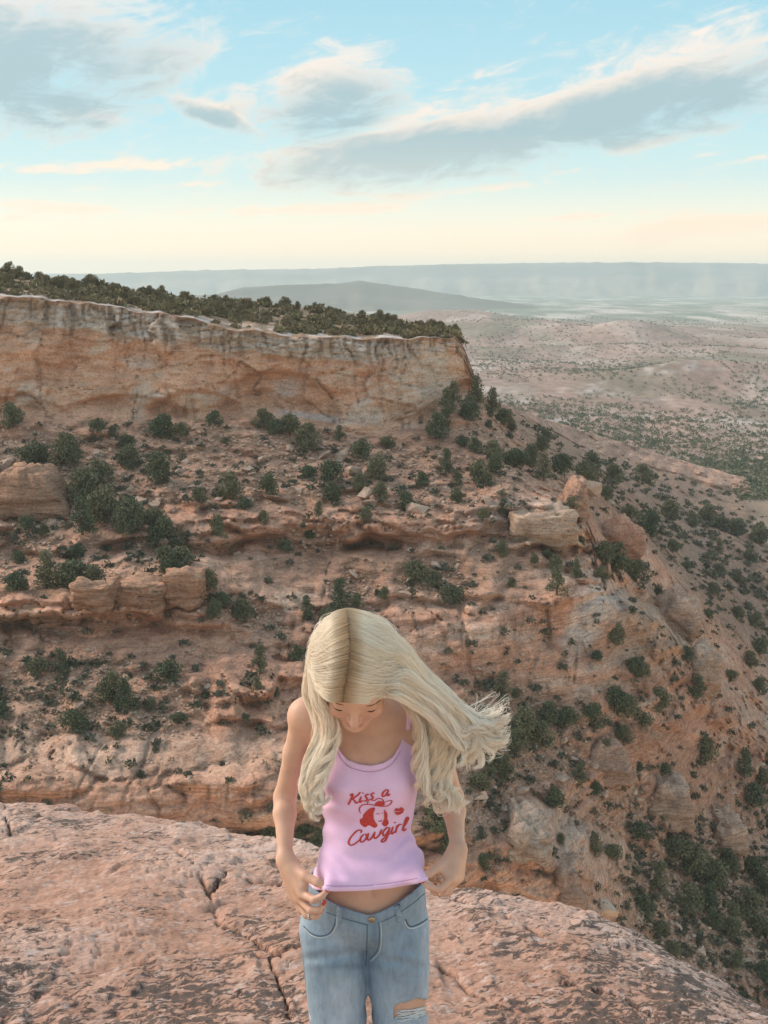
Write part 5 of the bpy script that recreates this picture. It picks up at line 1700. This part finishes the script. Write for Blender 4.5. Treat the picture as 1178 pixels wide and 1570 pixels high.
jv, jq = build_jeans()
jv = relax(jv, jq, 2, 0.4)
jeans = wobj('jeans', jv, jq, MAT_DENIM, cols=denim_colour(jv))
BVH_J = BVHTree.FromPolygons([tuple(v) for v in jv], [tuple(q) for q in jq.tolist()])
v2, q2 = build_jeans(0.0028, True)
v2 = relax(v2, q2, 2, 0.35)
wobj('waistband', v2, q2, MAT_DENIM, cols=denim_colour(v2), parent=jeans)
BVH_WB = BVHTree.FromPolygons([tuple(v) for v in v2], [tuple(q) for q in q2.tolist()])


def surf_line(bvhs, pts, n, lift):
    s = spline([(a, b, 0) for a, b in pts], n)
    out = []
    for a, b, _ in s:
        c = [cast(q, a, b, lift) for q in bvhs]
        c = [q for q in c if q is not None]
        if c: out.append(min(c, key=lambda q: q[1]))
    return out


def seam(name, pts, r, mat, parent=None, bvhs=None, lift=0.0, n=26):
    p = surf_line(bvhs or (BVH_J,), pts, n, lift)
    if len(p) > 3:
        v, f = tube(p, r, 5)
        return wobj(name, v, f, mat, parent=parent or jeans)


seam('fly_seam', [(563, 1416), (563, 1440), (562, 1462), (561, 1481)], 0.0013, MAT_SEAM)
seam('fly_stitch', [(581, 1414), (582, 1436), (579, 1456), (568, 1470)], 0.0010, MAT_SEAM)
seam('fly_stitch', [(584, 1414), (585, 1437), (582, 1459), (569, 1474)], 0.0008, MAT_THREAD)
seam('front_pocket', [(466, 1420), (476, 1430), (490, 1435), (505, 1431), (512, 1420), (515, 1408)], 0.0017, MAT_SEAM)
seam('front_pocket', [(468, 1424), (478, 1434), (491, 1438), (506, 1434), (515, 1422), (518, 1410)], 0.0011, MAT_THREAD)
seam('front_pocket', [(622, 1409), (627, 1419), (634, 1420), (646, 1415), (655, 1409)], 0.0017, MAT_SEAM)
seam('front_pocket', [(620, 1412), (626, 1422), (635, 1423), (647, 1418), (656, 1412)], 0.0011, MAT_THREAD)
seam('yoke_seam', [(500, 1398), (530, 1409), (562, 1418)], 0.0012, MAT_SEAM, bvhs=(BVH_J, BVH_WB))
seam('yoke_seam', [(584, 1414), (605, 1404), (632, 1386), (652, 1369)], 0.0012, MAT_SEAM, bvhs=(BVH_J, BVH_WB))
seam('side_seam', [(462, 1440), (461, 1480), (468, 1530), (478, 1566)], 0.0014, MAT_THREAD)


def patch_box(name, px0, py0, px1, py1, wpx, thick, mat, parent):
    """narrow raised strip of cloth laid on the waistband"""
    n = 9
    V, Fc = [], []
    for i in range(n):
        f = i / (n - 1)
        cx, cy = px0 + (px1 - px0) * f, py0 + (py1 - py0) * f
        for s, l in ((-1, 0.0), (-0.8, thick), (0.8, thick), (1, 0.0)):
            c = [q for q in (cast(b, cx + s * wpx, cy, l) for b in (BVH_WB, BVH_J)) if q is not None]
            if not c: return
            V.append(min(c, key=lambda q: q[1]))
    for i in range(n - 1):
        for k in range(3):
            a = i * 4 + k
            Fc.append((a, a + 1, a + 5, a + 4))
    wobj(name, V, Fc, mat, parent=parent)
    o = COL.objects[-1] if False else None


_dc = denim_colour(np.array([W(530, 1410, 2.25)]))
MAT_LOOP, _T, _b = principled('denim_loop', 0.9, 0.2)
_pp = _T.n('ShaderNodeNewGeometry').outputs['Position']
_T.link(_T.ramp(_T.noise(_pp, 160.0, 4.0), [(0.3, (0.16, 0.23, 0.31)), (0.7, (0.34, 0.42, 0.51))]), _b.inputs['Base Color'])
patch_box('belt_loop', 522, 1384, 520, 1413, 4.2, 0.006, MAT_LOOP, jeans)
patch_box('belt_loop', 607, 1382, 613, 1412, 4.2, 0.006, MAT_LOOP, jeans)
bt = [q for q in (cast(b, 570, 1409, 0.0) for b in (BVH_WB, BVH_J)) if q is not None]
if bt:
    bt = min(bt, key=lambda q: q[1])
    V, Fc = [], []
    prof = [(0.0, 0.0045), (0.004, 0.0045), (0.0065, 0.0035), (0.0075, 0.0)]
    for r, hgt in prof:
        for k in range(14):
            a = 2 * math.pi * k / 14
            V.append(bt + np.array([r * math.cos(a), -hgt - 0.001, r * math.sin(a)]))
    for i in range(3):
        for k in range(14):
            Fc.append((i * 14 + k, i * 14 + (k + 1) % 14, (i + 1) * 14 + (k + 1) % 14, (i + 1) * 14 + k))
    wobj('button', V, Fc, MAT_BRASS, parent=jeans)
for k in range(14):          # threads left across the tear
    y0 = 1548 + 1.25 * k
    pts = [(605 + (k * 5 % 7) * 1.5, y0 + 2 + 1.5 * math.sin(k * 1.3)), (619, y0 + 3.0 * math.sin(k * 1.9)), (638, y0 - 2 + 2.6 * math.cos(k * 2.1)), (657 - (k * 3 % 5) * 2.2, y0 - 6 + 2 * math.sin(k * 2.7))]
    seam('frayed_thread', pts, 0.0007 + 0.0004 * (k % 3), MAT_THREAD, bvhs=(BVH_J, BVH_BODY), lift=0.0025, n=18)

# ---------------- print on the shirt
BVH_S = BVHTree.FromPolygons([tuple(v) for v in sv], [tuple(q) for q in sq.tolist()])


def ribbon(name, pts, wpx, n=None, taper=True, lift=0.0011, parent=None, mat=None):
    pts = np.array(pts, float)
    s = spline(np.c_[pts, np.zeros(len(pts))], n or (6 * len(pts)))[:, :2]
    t = np.gradient(s, axis=0); L = np.linalg.norm(t, axis=1); t /= np.maximum(L, 1e-6)[:, None]
    nn = np.stack([-t[:, 1], t[:, 0]], -1)
    m = len(s)
    ww = wpx * (0.62 + 0.5 * np.abs(t[:, 1]))          # pen: thicker on down strokes
    if taper: ww = ww * np.clip(np.minimum(np.arange(m), np.arange(m)[::-1]) / (0.18 * m) + 0.45, 0, 1)
    V, Fc = [], []
    for q, d, w in zip(s, nn, ww):
        for k in (-1, 0, 1):
            c = cast(BVH_S, q[0] + k * d[0] * w, q[1] + k * d[1] * w, lift)
            if c is None: return
            V.append(c)
    for i in range(m - 1):
        for k in (0, 1):
            Fc.append((i * 3 + k, i * 3 + k + 1, i * 3 + k + 4, i * 3 + k + 3))
    return V, Fc


GL_ = {'K': ([[(.20, 1.0), (.12, .55), (.0, 0.0)], [(.02, .86), (.10, 1.02), (.22, .98)], [(.66, 1.0), (.45, .72), (.12, .48)], [(.22, .52), (.38, .25), (.50, .02), (.66, .08)]], .70),
       'i': ([[(.06, .58), (.0, .18), (.05, .0), (.20, .14)], [(.10, .82), (.115, .86), (.12, .90)]], .24),
       's': ([[(.28, .50), (.19, .62), (.07, .52), (.13, .36), (.23, .20), (.14, .0), (.0, .07)]], .36),
       'a': ([[(.36, .52), (.20, .62), (.03, .36), (.08, .04), (.24, .12), (.38, .56)], [(.38, .58), (.33, .16), (.40, .0), (.52, .14)]], .52),
       'C': ([[(.66, .74), (.66, .96), (.42, 1.02), (.14, .66), (.04, .26), (.20, -.02), (.46, .05), (.66, .26)]], .66),
       'o': ([[(.22, .60), (.05, .42), (.04, .10), (.18, 0.0), (.34, .18), (.34, .48), (.20, .60)]], .40),
       'w': ([[(.04, .60), (.02, .2), (.12, .0), (.30, .20), (.40, .56)], [(.40, .56), (.38, .2), (.48, .0), (.68, .20), (.76, .62)]], .84),
       'g': ([[(.36, .52), (.20, .62), (.03, .36), (.08, .04), (.24, .12), (.38, .56)], [(.38, .58), (.32, .0), (.24, -.36), (.08, -.46), (.02, -.30), (.20, -.12), (.46, .10)]], .50),
       'r': ([[(.05, .58), (.0, .0)], [(.02, .32), (.14, .58), (.30, .54)]], .34),
       'l': ([[(.0, .08), (.20, .62), (.27, .90), (.20, 1.0), (.13, .80), (.06, .2), (.12, .0), (.26, .12)]], .30)}


def lettering(text, x0, y0, x1, y1, size, wpx):
    ang = math.atan2(y1 - y0, x1 - x0)
    adv = sum(GL_[c][1] if c != ' ' else 0.42 for c in text)
    sc = math.hypot(x1 - x0, y1 - y0) / adv
    pen = 0.0
    for ch in text:
        if ch == ' ':
            pen += 0.42; continue
        strokes, a = GL_[ch]
        V, Fc = [], []
        for st in strokes:
            pts = []
            for (gx, gy) in st:
                lx = (pen + gx + 0.16 * gy) * sc
                ly = -gy * size
                pts.append((x0 + lx * math.cos(ang) - ly * math.sin(ang) * 0.3, y0 + lx * math.sin(ang) + ly))
            r = ribbon('x', pts, wpx)
            if r:
                k = len(V); V += r[0]; Fc += [tuple(i + k for i in f) for f in r[1]]
        if V: wobj('letter', V, Fc, MAT_PRINT, smooth=False, parent=shirt)
        pen += a


def blob(name, outline, n=48):
    """filled flat print shape that follows the cloth"""
    o = np.array(outline, float)
    s = spline(np.c_[np.r_[o, o[:1]], np.zeros(len(o) + 1)], n)[:-1, :2]
    c = s.mean(0)
    V, Fc = [], []
    rings = (1.0, 0.66, 0.33)
    for f in rings:
        for q in s:
            V.append(cast(BVH_S, *(c + (q - c) * f), 0.0010))
    V.append(cast(BVH_S, c[0], c[1], 0.0010))
    m = len(s)
    for i in range(2):
        for k in range(m):
            Fc.append((i * m + k, i * m + (k + 1) % m, (i + 1) * m + (k + 1) % m, (i + 1) * m + k))
    for k in range(m): Fc.append((2 * m + k, 2 * m + (k + 1) % m, 3 * m))
    return V, Fc


def print_piece(name, parts):
    V, Fc = [], []
    for r in parts:
        if r is None: continue
        k = len(V); V += r[0]; Fc += [tuple(i + k for i in f) for f in r[1]]
    wobj(name, V, Fc, MAT_PRINT, smooth=False, parent=shirt)


# stitched lines of hem and neckline
MAT_STITCH, _T, _b = principled('pink_stitch', 0.9, 0.1); _b.inputs['Base Color'].default_value = (0.56, 0.33, 0.52, 1)
seam('hem_stitch', [(x, y - 8.5) for x, y in HEM if 495 < x < 645], 0.0007, MAT_STITCH, parent=shirt, bvhs=(BVH_S,), lift=0.0006, n=40)
seam('hem_stitch', [(x, y - 6.5) for x, y in HEM if 495 < x < 645], 0.0005, MAT_STITCH, parent=shirt, bvhs=(BVH_S,), lift=0.0006, n=40)
seam('neck_stitch', [(x, y + 9.5) for x, y in NECK if 515 < x < 618], 0.0007, MAT_STITCH, parent=shirt, bvhs=(BVH_S,), lift=0.0008, n=40)
lettering('Kiss a', 534, 1234, 598, 1219, 15.0, 1.35)
lettering('Cowgirl', 533, 1297, 624, 1272, 18.5, 1.4)
# emblem: head with loose hair under a wide hat
print_piece('print_hair', [blob('h', [(557, 1249), (566, 1240), (575, 1238), (573, 1247), (574, 1257), (579, 1265), (574, 1269), (566, 1265), (560, 1268), (553, 1263), (552, 1256), (556, 1254)]),
                           blob('h', [(589, 1240), (594, 1247), (594, 1255), (596, 1262), (591, 1267), (586, 1263), (589, 1255), (589, 1247)])])
print_piece('print_hat', [ribbon('h', [(553, 1247), (551, 1240), (556, 1234), (566, 1233), (578, 1235), (590, 1236), (598, 1233), (601, 1228), (597, 1227), (590, 1230)], 0.9),
                          ribbon('h', [(563, 1233), (566, 1226), (574, 1227), (580, 1224), (587, 1226), (590, 1234)], 0.9),
                          blob('h', [(574, 1233), (580, 1228), (588, 1229), (590, 1234), (582, 1235)])])
print_piece('print_face', [ribbon('h', [(577, 1248), (580, 1247), (582, 1248)], 0.6), ribbon('h', [(585, 1247), (587, 1246)], 0.55), ribbon('h', [(580, 1258), (583, 1259), (586, 1257)], 0.8)])
print_piece('print_lips', [blob('h', [(604, 1243), (607, 1239), (610, 1239), (612, 1240), (615, 1237), (618, 1239), (619.5, 1241), (611, 1243)]),
                           blob('h', [(604.5, 1244.5), (611, 1244.2), (619, 1242.2), (617, 1246), (611, 1249), (607, 1248)])])

# ---------------- face details, nails, ring
for s in (-1, 1):
    lid = [H(0.031 * s + 0.0145 * a, 0.0845 - 0.010 * a * a, -0.0150 - 0.002 * (1 - a * a)) for a in np.linspace(-1, 1, 12)]
    v, f = tube(lid, 0.0013 * np.sin(np.linspace(0.4, 2.75, 12)), 5)
    wobj('eyelash', v, f, MAT_LASH, parent=body)
    br = [H(0.033 * s + 0.018 * a, 0.0862 - 0.006 * (a * s + 0.4) ** 2, 0.0135 + 0.003 * a * s * (1 - 0.4 * a * s)) for a in np.linspace(-1, 1, 12)]
    v, f = tube(br, 0.0022 * np.sin(np.linspace(0.5, 2.85, 12)), 5)
    wobj('eyebrow', v, f, MAT_BROW, parent=body)


def nail(c, mat):
    a, b = c[2], c[3]
    d = b - a; d /= np.linalg.norm(d)
    out = np.array([0, -0.6, 0.5]); out -= d * (out @ d); out /= np.linalg.norm(out)
    sd = np.cross(d, out)
    V, Fc = [], []
    for i, u in enumerate(np.linspace(-1, 1, 6)):
        for k, w in enumerate(np.linspace(-1, 1, 5)):
            wd = 0.0046 * (1 - 0.25 * max(u, 0) ** 2)
            V.append(b + d * (0.001 + 0.0058 * u) + sd * w * wd + out * (0.0066 - 0.0022 * w * w - 0.0010 * max(u, 0)))
    for i in range(5):
        for k in range(4):
            q = i * 5 + k
            Fc.append((q, q + 1, q + 6, q + 5))
    wobj('fingernail', V, Fc, mat, parent=body)


for hd in HANDS:
    for c in [hd['thumb']] + hd['fingers'][:3]:
        nail(c, MAT_NAIL)


def ring(c, f, r, mat):
    a, b = c[0], c[1]
    p = a + (b - a) * f
    d = (b - a) / np.linalg.norm(b - a)
    e = np.cross(d, [0, 0, 1]); e /= np.linalg.norm(e); g = np.cross(d, e)
    pts = [p + r * (math.cos(t) * e + math.sin(t) * g) for t in np.linspace(0, 2 * math.pi, 25)]
    v, fc = tube(pts, 0.0014, 6)
    o = wobj('ring', v, fc, mat, parent=body)


ring(HANDS[1]['fingers'][1][1:3], 0.45, 0.0092, MAT_SILVER)
ring(HANDS[0]['fingers'][2][1:3], 0.4, 0.0090, MAT_SILVER)

# ---------------- hair: real strands
def hair_material():
    m = bpy.data.materials.new('blonde_hair')
    m.use_nodes = True
    T = NT(m.node_tree)
    hi = T.n('ShaderNodeHairInfo')
    ic, rnd = hi.outputs['Intercept'], hi.outputs['Random']
    tone = T.n('ShaderNodeAttribute'); tone.attribute_name = 'tone'
    c = T.ramp(ic, [(0.0, (0.34, 0.20, 0.11)), (0.025, (0.60, 0.43, 0.27)), (0.075, (0.94, 0.87, 0.76)), (0.55, (0.97, 0.93, 0.87)), (1.0, (0.98, 0.95, 0.90))])
    c = T.mix(T.m('MULTIPLY', tone.outputs['Fac'], 0.45), c, (0.88, 0.66, 0.42))
    c = T.mix(T.m('MULTIPLY', rnd, 0.30), c, (0.74, 0.54, 0.34))
    b = T.n('ShaderNodeBsdfPrincipled')
    T.link(c, b.inputs['Base Color'])
    b.inputs['Roughness'].default_value = 0.30
    b.inputs['Specular IOR Level'].default_value = 1.0
    tr = T.n('ShaderNodeBsdfTranslucent')
    T.link(c, tr.inputs['Color'])
    mx = T.n('ShaderNodeMixShader'); mx.inputs[0].default_value = 0.3
    T.link(b.outputs[0], mx.inputs[1]); T.link(tr.outputs[0], mx.inputs[2])
    out = T.n('ShaderNodeOutputMaterial')
    T.link(mx.outputs[0], out.inputs[0])
    return m


MAT_HAIR = hair_material()
hr = np.random.default_rng(5)
PART_X = -0.020


def cap_pt(alpha, phi, side, grow=1.0):
    """point on the hair cap: alpha front(+)/back(-) along the parting, phi down the side"""
    ca, sa = math.cos(alpha), math.sin(alpha)
    rx = 0.093 if side < 0 else 0.088
    x = (PART_X + 0.005 * math.sin(3.1 * alpha + 0.5)) * (1 - math.sin(phi)) + side * rx * math.sin(phi) * grow
    f = -0.012 + 0.103 * sa * math.cos(phi) * grow
    u = 0.018 + 0.103 * ca * math.cos(phi) * grow
    return H(x, f, u)


def lerp_path(A, B, a):
    return [np.array(p) * (1 - a) + np.array(q) * a for p, q in zip(A, B)]


N_PT = 34
strands, radii, tones = [], [], []
TONE = [0.3]
GROW = [1.0]


def add_strand(ctrl, curl, curl_n, rad, ph, off):
    s = spline(ctrl, N_PT)
    u = np.linspace(0, 1, N_PT)
    g = ss(u, 0.22, 0.9)[:, None]
    tan = np.gradient(s, axis=0); tan /= np.maximum(np.linalg.norm(tan, axis=1), 1e-9)[:, None]
    a = np.cross(tan, np.array([0, 1.0, 0.2])); a /= np.maximum(np.linalg.norm(a, axis=1), 1e-9)[:, None]
    b = np.cross(tan, a)
    th = 2 * math.pi * curl_n * u ** 1.3 + ph
    wv = (ss(u, 0.04, 0.3) * 0.0022)[:, None] * np.sin(2 * math.pi * 2.3 * u + ph)[:, None]
    s = s + wv * b + g * curl * (np.cos(th)[:, None] * a + 0.8 * np.sin(th)[:, None] * b)
    # strands of a lock part a little at mid length and close up again at the tip
    pr = (ss(u, 0.05, 0.4) * (1 - 0.70 * ss(u, 0.5, 1.0)))[:, None]
    strands.append(s + pr * off)
    tones.append(TONE[0])
    radii.append(rad * np.clip((1 - u) * 6, 0.25, 1.0))


def locks(n_locks, per, roots, guide, jit, fat, curl, turns, length, tips=None):
    """locks of hair: each follows the guides, its strands stay together"""
    for c in range(n_locks):
        a = (c + hr.random()) / n_locks
        jx, jy = hr.normal() * jit[0], hr.normal() * jit[1]
        jd = hr.normal() * 0.006
        cu, tn, ph = hr.uniform(*curl), hr.uniform(*turns), hr.random() * 6.28
        ln = hr.uniform(*length)
        TONE[0] = hr.random() ** 1.5
        GROW[0] = hr.uniform(0.955, 1.035)
        tip = tips[hr.integers(len(tips))] if tips else None
        n = int(per * hr.uniform(0.6, 1.4))
        for i in range(n):
            ai = float(np.clip(a + hr.normal() * 0.036, 0, 1))
            hang = guide(float(np.clip(a + hr.normal() * 0.02, 0, 1)))
            if tip: hang = hang + [np.array(t) for t in tip]
            m = len(hang)
            L = np.clip(ln + hr.normal() * 0.10, 0.38, 1.0) * (m - 1)
            pts = []
            for q, h in enumerate(hang):
                w = 0.35 + 0.65 * q / m
                pts.append(W(h[0] + jx * w, h[1] + jy * w, h[2] + jd))
            k = int(L); f = L - k
            pts = pts[:k + 1] + ([pts[k] * (1 - f) + pts[k + 1] * f] if f > 0.05 and k + 1 < m else [])
            off = hr.normal(size=3) * fat
            add_strand(roots(ai) + pts, cu * hr.uniform(0.85, 1.15), tn, hr.uniform(0.00028, 0.00050), ph + hr.normal() * 0.30, off)


# --- her right side (left in the picture): falls beside the face, over the shoulder
LF = [(488, 1070, 2.140), (503, 1096, 2.160), (508, 1126, 2.185), (500, 1156, 2.200), (490, 1186, 2.205), (485, 1212, 2.205), (492, 1230, 2.200), (500, 1224, 2.195)]
LB = [(473, 1055, 2.225), (482, 1090, 2.245), (492, 1122, 2.255), (486, 1152, 2.250), (476, 1185, 2.240), (470, 1212, 2.230), (477, 1230, 2.220), (489, 1236, 2.215)]


def roots_l(a):
    al = math.radians(80 - 165 * a); gr = (0.90 + 0.12 * hr.random() ** 0.6) * GROW[0]
    return [cap_pt(al, -0.01 + 0.07 * hr.random(), -1, gr), cap_pt(min(al + 0.12, 1.6), 0.45, -1, gr), cap_pt(min(al + 0.30, 1.65), 0.95, -1, gr), cap_pt(min(al + 0.38, 1.65), 1.3, -1, gr)]


locks(34, 165, roots_l, lambda a: lerp_path(LF, LB, a), (6.0, 7.0), 0.0031, (0.006, 0.014), (1.8, 2.8), (0.60, 1.02))

# --- her left side: blown out to the right
RF = [(612, 1062, 2.100), (640, 1078, 2.135), (668, 1098, 2.170), (694, 1120, 2.195), (714, 1136, 2.205)]
RM = [(614, 1008, 2.130), (640, 1042, 2.160), (668, 1068, 2.185), (696, 1092, 2.205), (720, 1112, 2.215)]
RB = [(618, 990, 2.225), (640, 1022, 2.235), (664, 1050, 2.240), (692, 1076, 2.245), (716, 1098, 2.245)]
TIPS = [[(738, 1122, 2.22), (756, 1116, 2.22), (772, 1104, 2.22)], [(736, 1132, 2.22), (748, 1142, 2.22), (744, 1154, 2.22)], [(732, 1126, 2.22), (750, 1128, 2.22), (764, 1118, 2.22)],
        [(730, 1138, 2.22), (734, 1154, 2.22), (722, 1160, 2.22)], [(722, 1142, 2.215), (714, 1158, 2.21), (698, 1160, 2.21)], [(744, 1112, 2.22), (760, 1106, 2.22), (774, 1098, 2.22)], [(728, 1150, 2.22), (740, 1166, 2.22), (730, 1178, 2.22)], [(740, 1116, 2.22), (758, 1122, 2.22), (770, 1116, 2.22)]]


def roots_r(a):
    al = math.radians(80 - 165 * a); gr = (0.90 + 0.12 * hr.random() ** 0.6) * GROW[0]
    return [cap_pt(al, -0.01 + 0.07 * hr.random(), 1, gr), cap_pt(min(al + 0.12, 1.55), 0.40, 1, gr), cap_pt(min(al + 0.26, 1.6), 0.80, 1, gr)]


locks(46, 190, roots_r, lambda a: (lerp_path(RF, RM, a * 2) if a < 0.5 else lerp_path(RM, RB, a * 2 - 1)), (7.0, 12.0), 0.0040, (0.005, 0.013), (1.5, 2.7), (0.50, 1.02), TIPS)

# --- lower fall over her left shoulder and arm
DA = [(612, 1050, 2.230), (630, 1080, 2.235), (648, 1112, 2.235), (648, 1146, 2.235), (650, 1180, 2.240), (664, 1208, 2.245), (686, 1220, 2.245), (694, 1208, 2.240)]
DB = [(622, 1040, 2.240), (656, 1072, 2.250), (688, 1108, 2.255), (694, 1142, 2.260), (684, 1172, 2.265), (678, 1204, 2.265), (690, 1236, 2.265), (702, 1244, 2.260)]


def roots_d(a):
    return [cap_pt(math.radians(-15 - 55 * hr.random()), 0.7, 1, 0.95)]


locks(28, 170, roots_d, lambda a: lerp_path(DA, DB, a), (9.0, 8.0), 0.0036, (0.008, 0.018), (1.8, 3.0), (0.52, 1.02))

TONE[0] = 0.1
# --- loose ends caught by the wind
for i in range(220):
    y = hr.uniform(1085, 1135); x = hr.uniform(690, 725)
    e = np.array([hr.uniform(728, 780), y + hr.uniform(-25, 35)])
    c = [W(650 + hr.normal() * 6, y - 40, 2.20), W(x, y, 2.215), W((x + e[0]) / 2, (y + e[1]) / 2 + hr.uniform(2, 14), 2.22), W(e[0], e[1], 2.22), W(e[0] + hr.uniform(-3, 9), e[1] + hr.uniform(-9, 4), 2.22)]
    add_strand(c, 0.002, 1.0, hr.uniform(0.00022, 0.00042), hr.random() * 6.28, hr.normal(size=3) * 0.003)
for i in range(600):            # fly-aways round the head
    side = -1 if hr.random() < 0.45 else 1
    al = math.radians(hr.uniform(-70, 55)); p0 = hr.uniform(0.1, 0.9)
    g = 1.0 + 0.03 * hr.random()
    c = [cap_pt(al, p0, side, g), cap_pt(al - 0.1, p0 + 0.3, side, g + 0.04 * hr.random()), cap_pt(al - 0.2, p0 + 0.6, side, g + 0.10 * hr.random()), cap_pt(al - 0.3, p0 + 0.8, side, g + 0.15 * hr.random())]
    add_strand(c, 0.002, 0.8, 0.00022, hr.random() * 6.28, hr.normal(size=3) * 0.003)

base = np.array(woman.location)
pos = (np.array(strands) - base).astype(np.float32)
cur = bpy.data.hair_curves.new('hair')
cur.add_curves([N_PT] * len(strands))
cur.attributes['position'].data.foreach_set('vector', pos.reshape(-1))
ra = cur.attributes.get('radius') or cur.attributes.new('radius', 'FLOAT', 'POINT')
ra.data.foreach_set('value', np.array(radii, np.float32).reshape(-1))
to = cur.attributes.new('tone', 'FLOAT', 'CURVE')
to.data.foreach_set('value', np.array(tones, np.float32))
cur.materials.append(MAT_HAIR)
hair = bpy.data.objects.new('hair', cur)
COL.objects.link(hair)
hair.parent = woman
hair['label'] = 'long wavy platinum blonde hair parted in the middle and blown to the right'
scene.cycles_curves.shape = 'RIBBONS'

# scalp side of the hair: closed cap under the strands
B = Field(HO - 0.16, HO + 0.16, 0.004)
B.ell(H(-0.002, -0.014, 0.020), (0.080, 0.097, 0.095), 0.0, HR)
sl, G = B.box(B.lo, B.lo + B.h * (B.n - 1))
q = (G - HO) @ HR.T
face = np.maximum(q[..., 1] - 0.035 - 0.9 * (q[..., 2] - 0.045), -q[..., 2] - 0.06)
B.D = np.maximum(B.D, face).astype(np.float32)
cv, cq = B.mesh()
_m, _T, _b = principled('hair_roots', 0.6, 0.3)
_b.inputs['Base Color'].default_value = (0.62, 0.48, 0.30, 1)
wobj('scalp_hair', relax(cv, cq, 1), cq, _m, parent=hair)
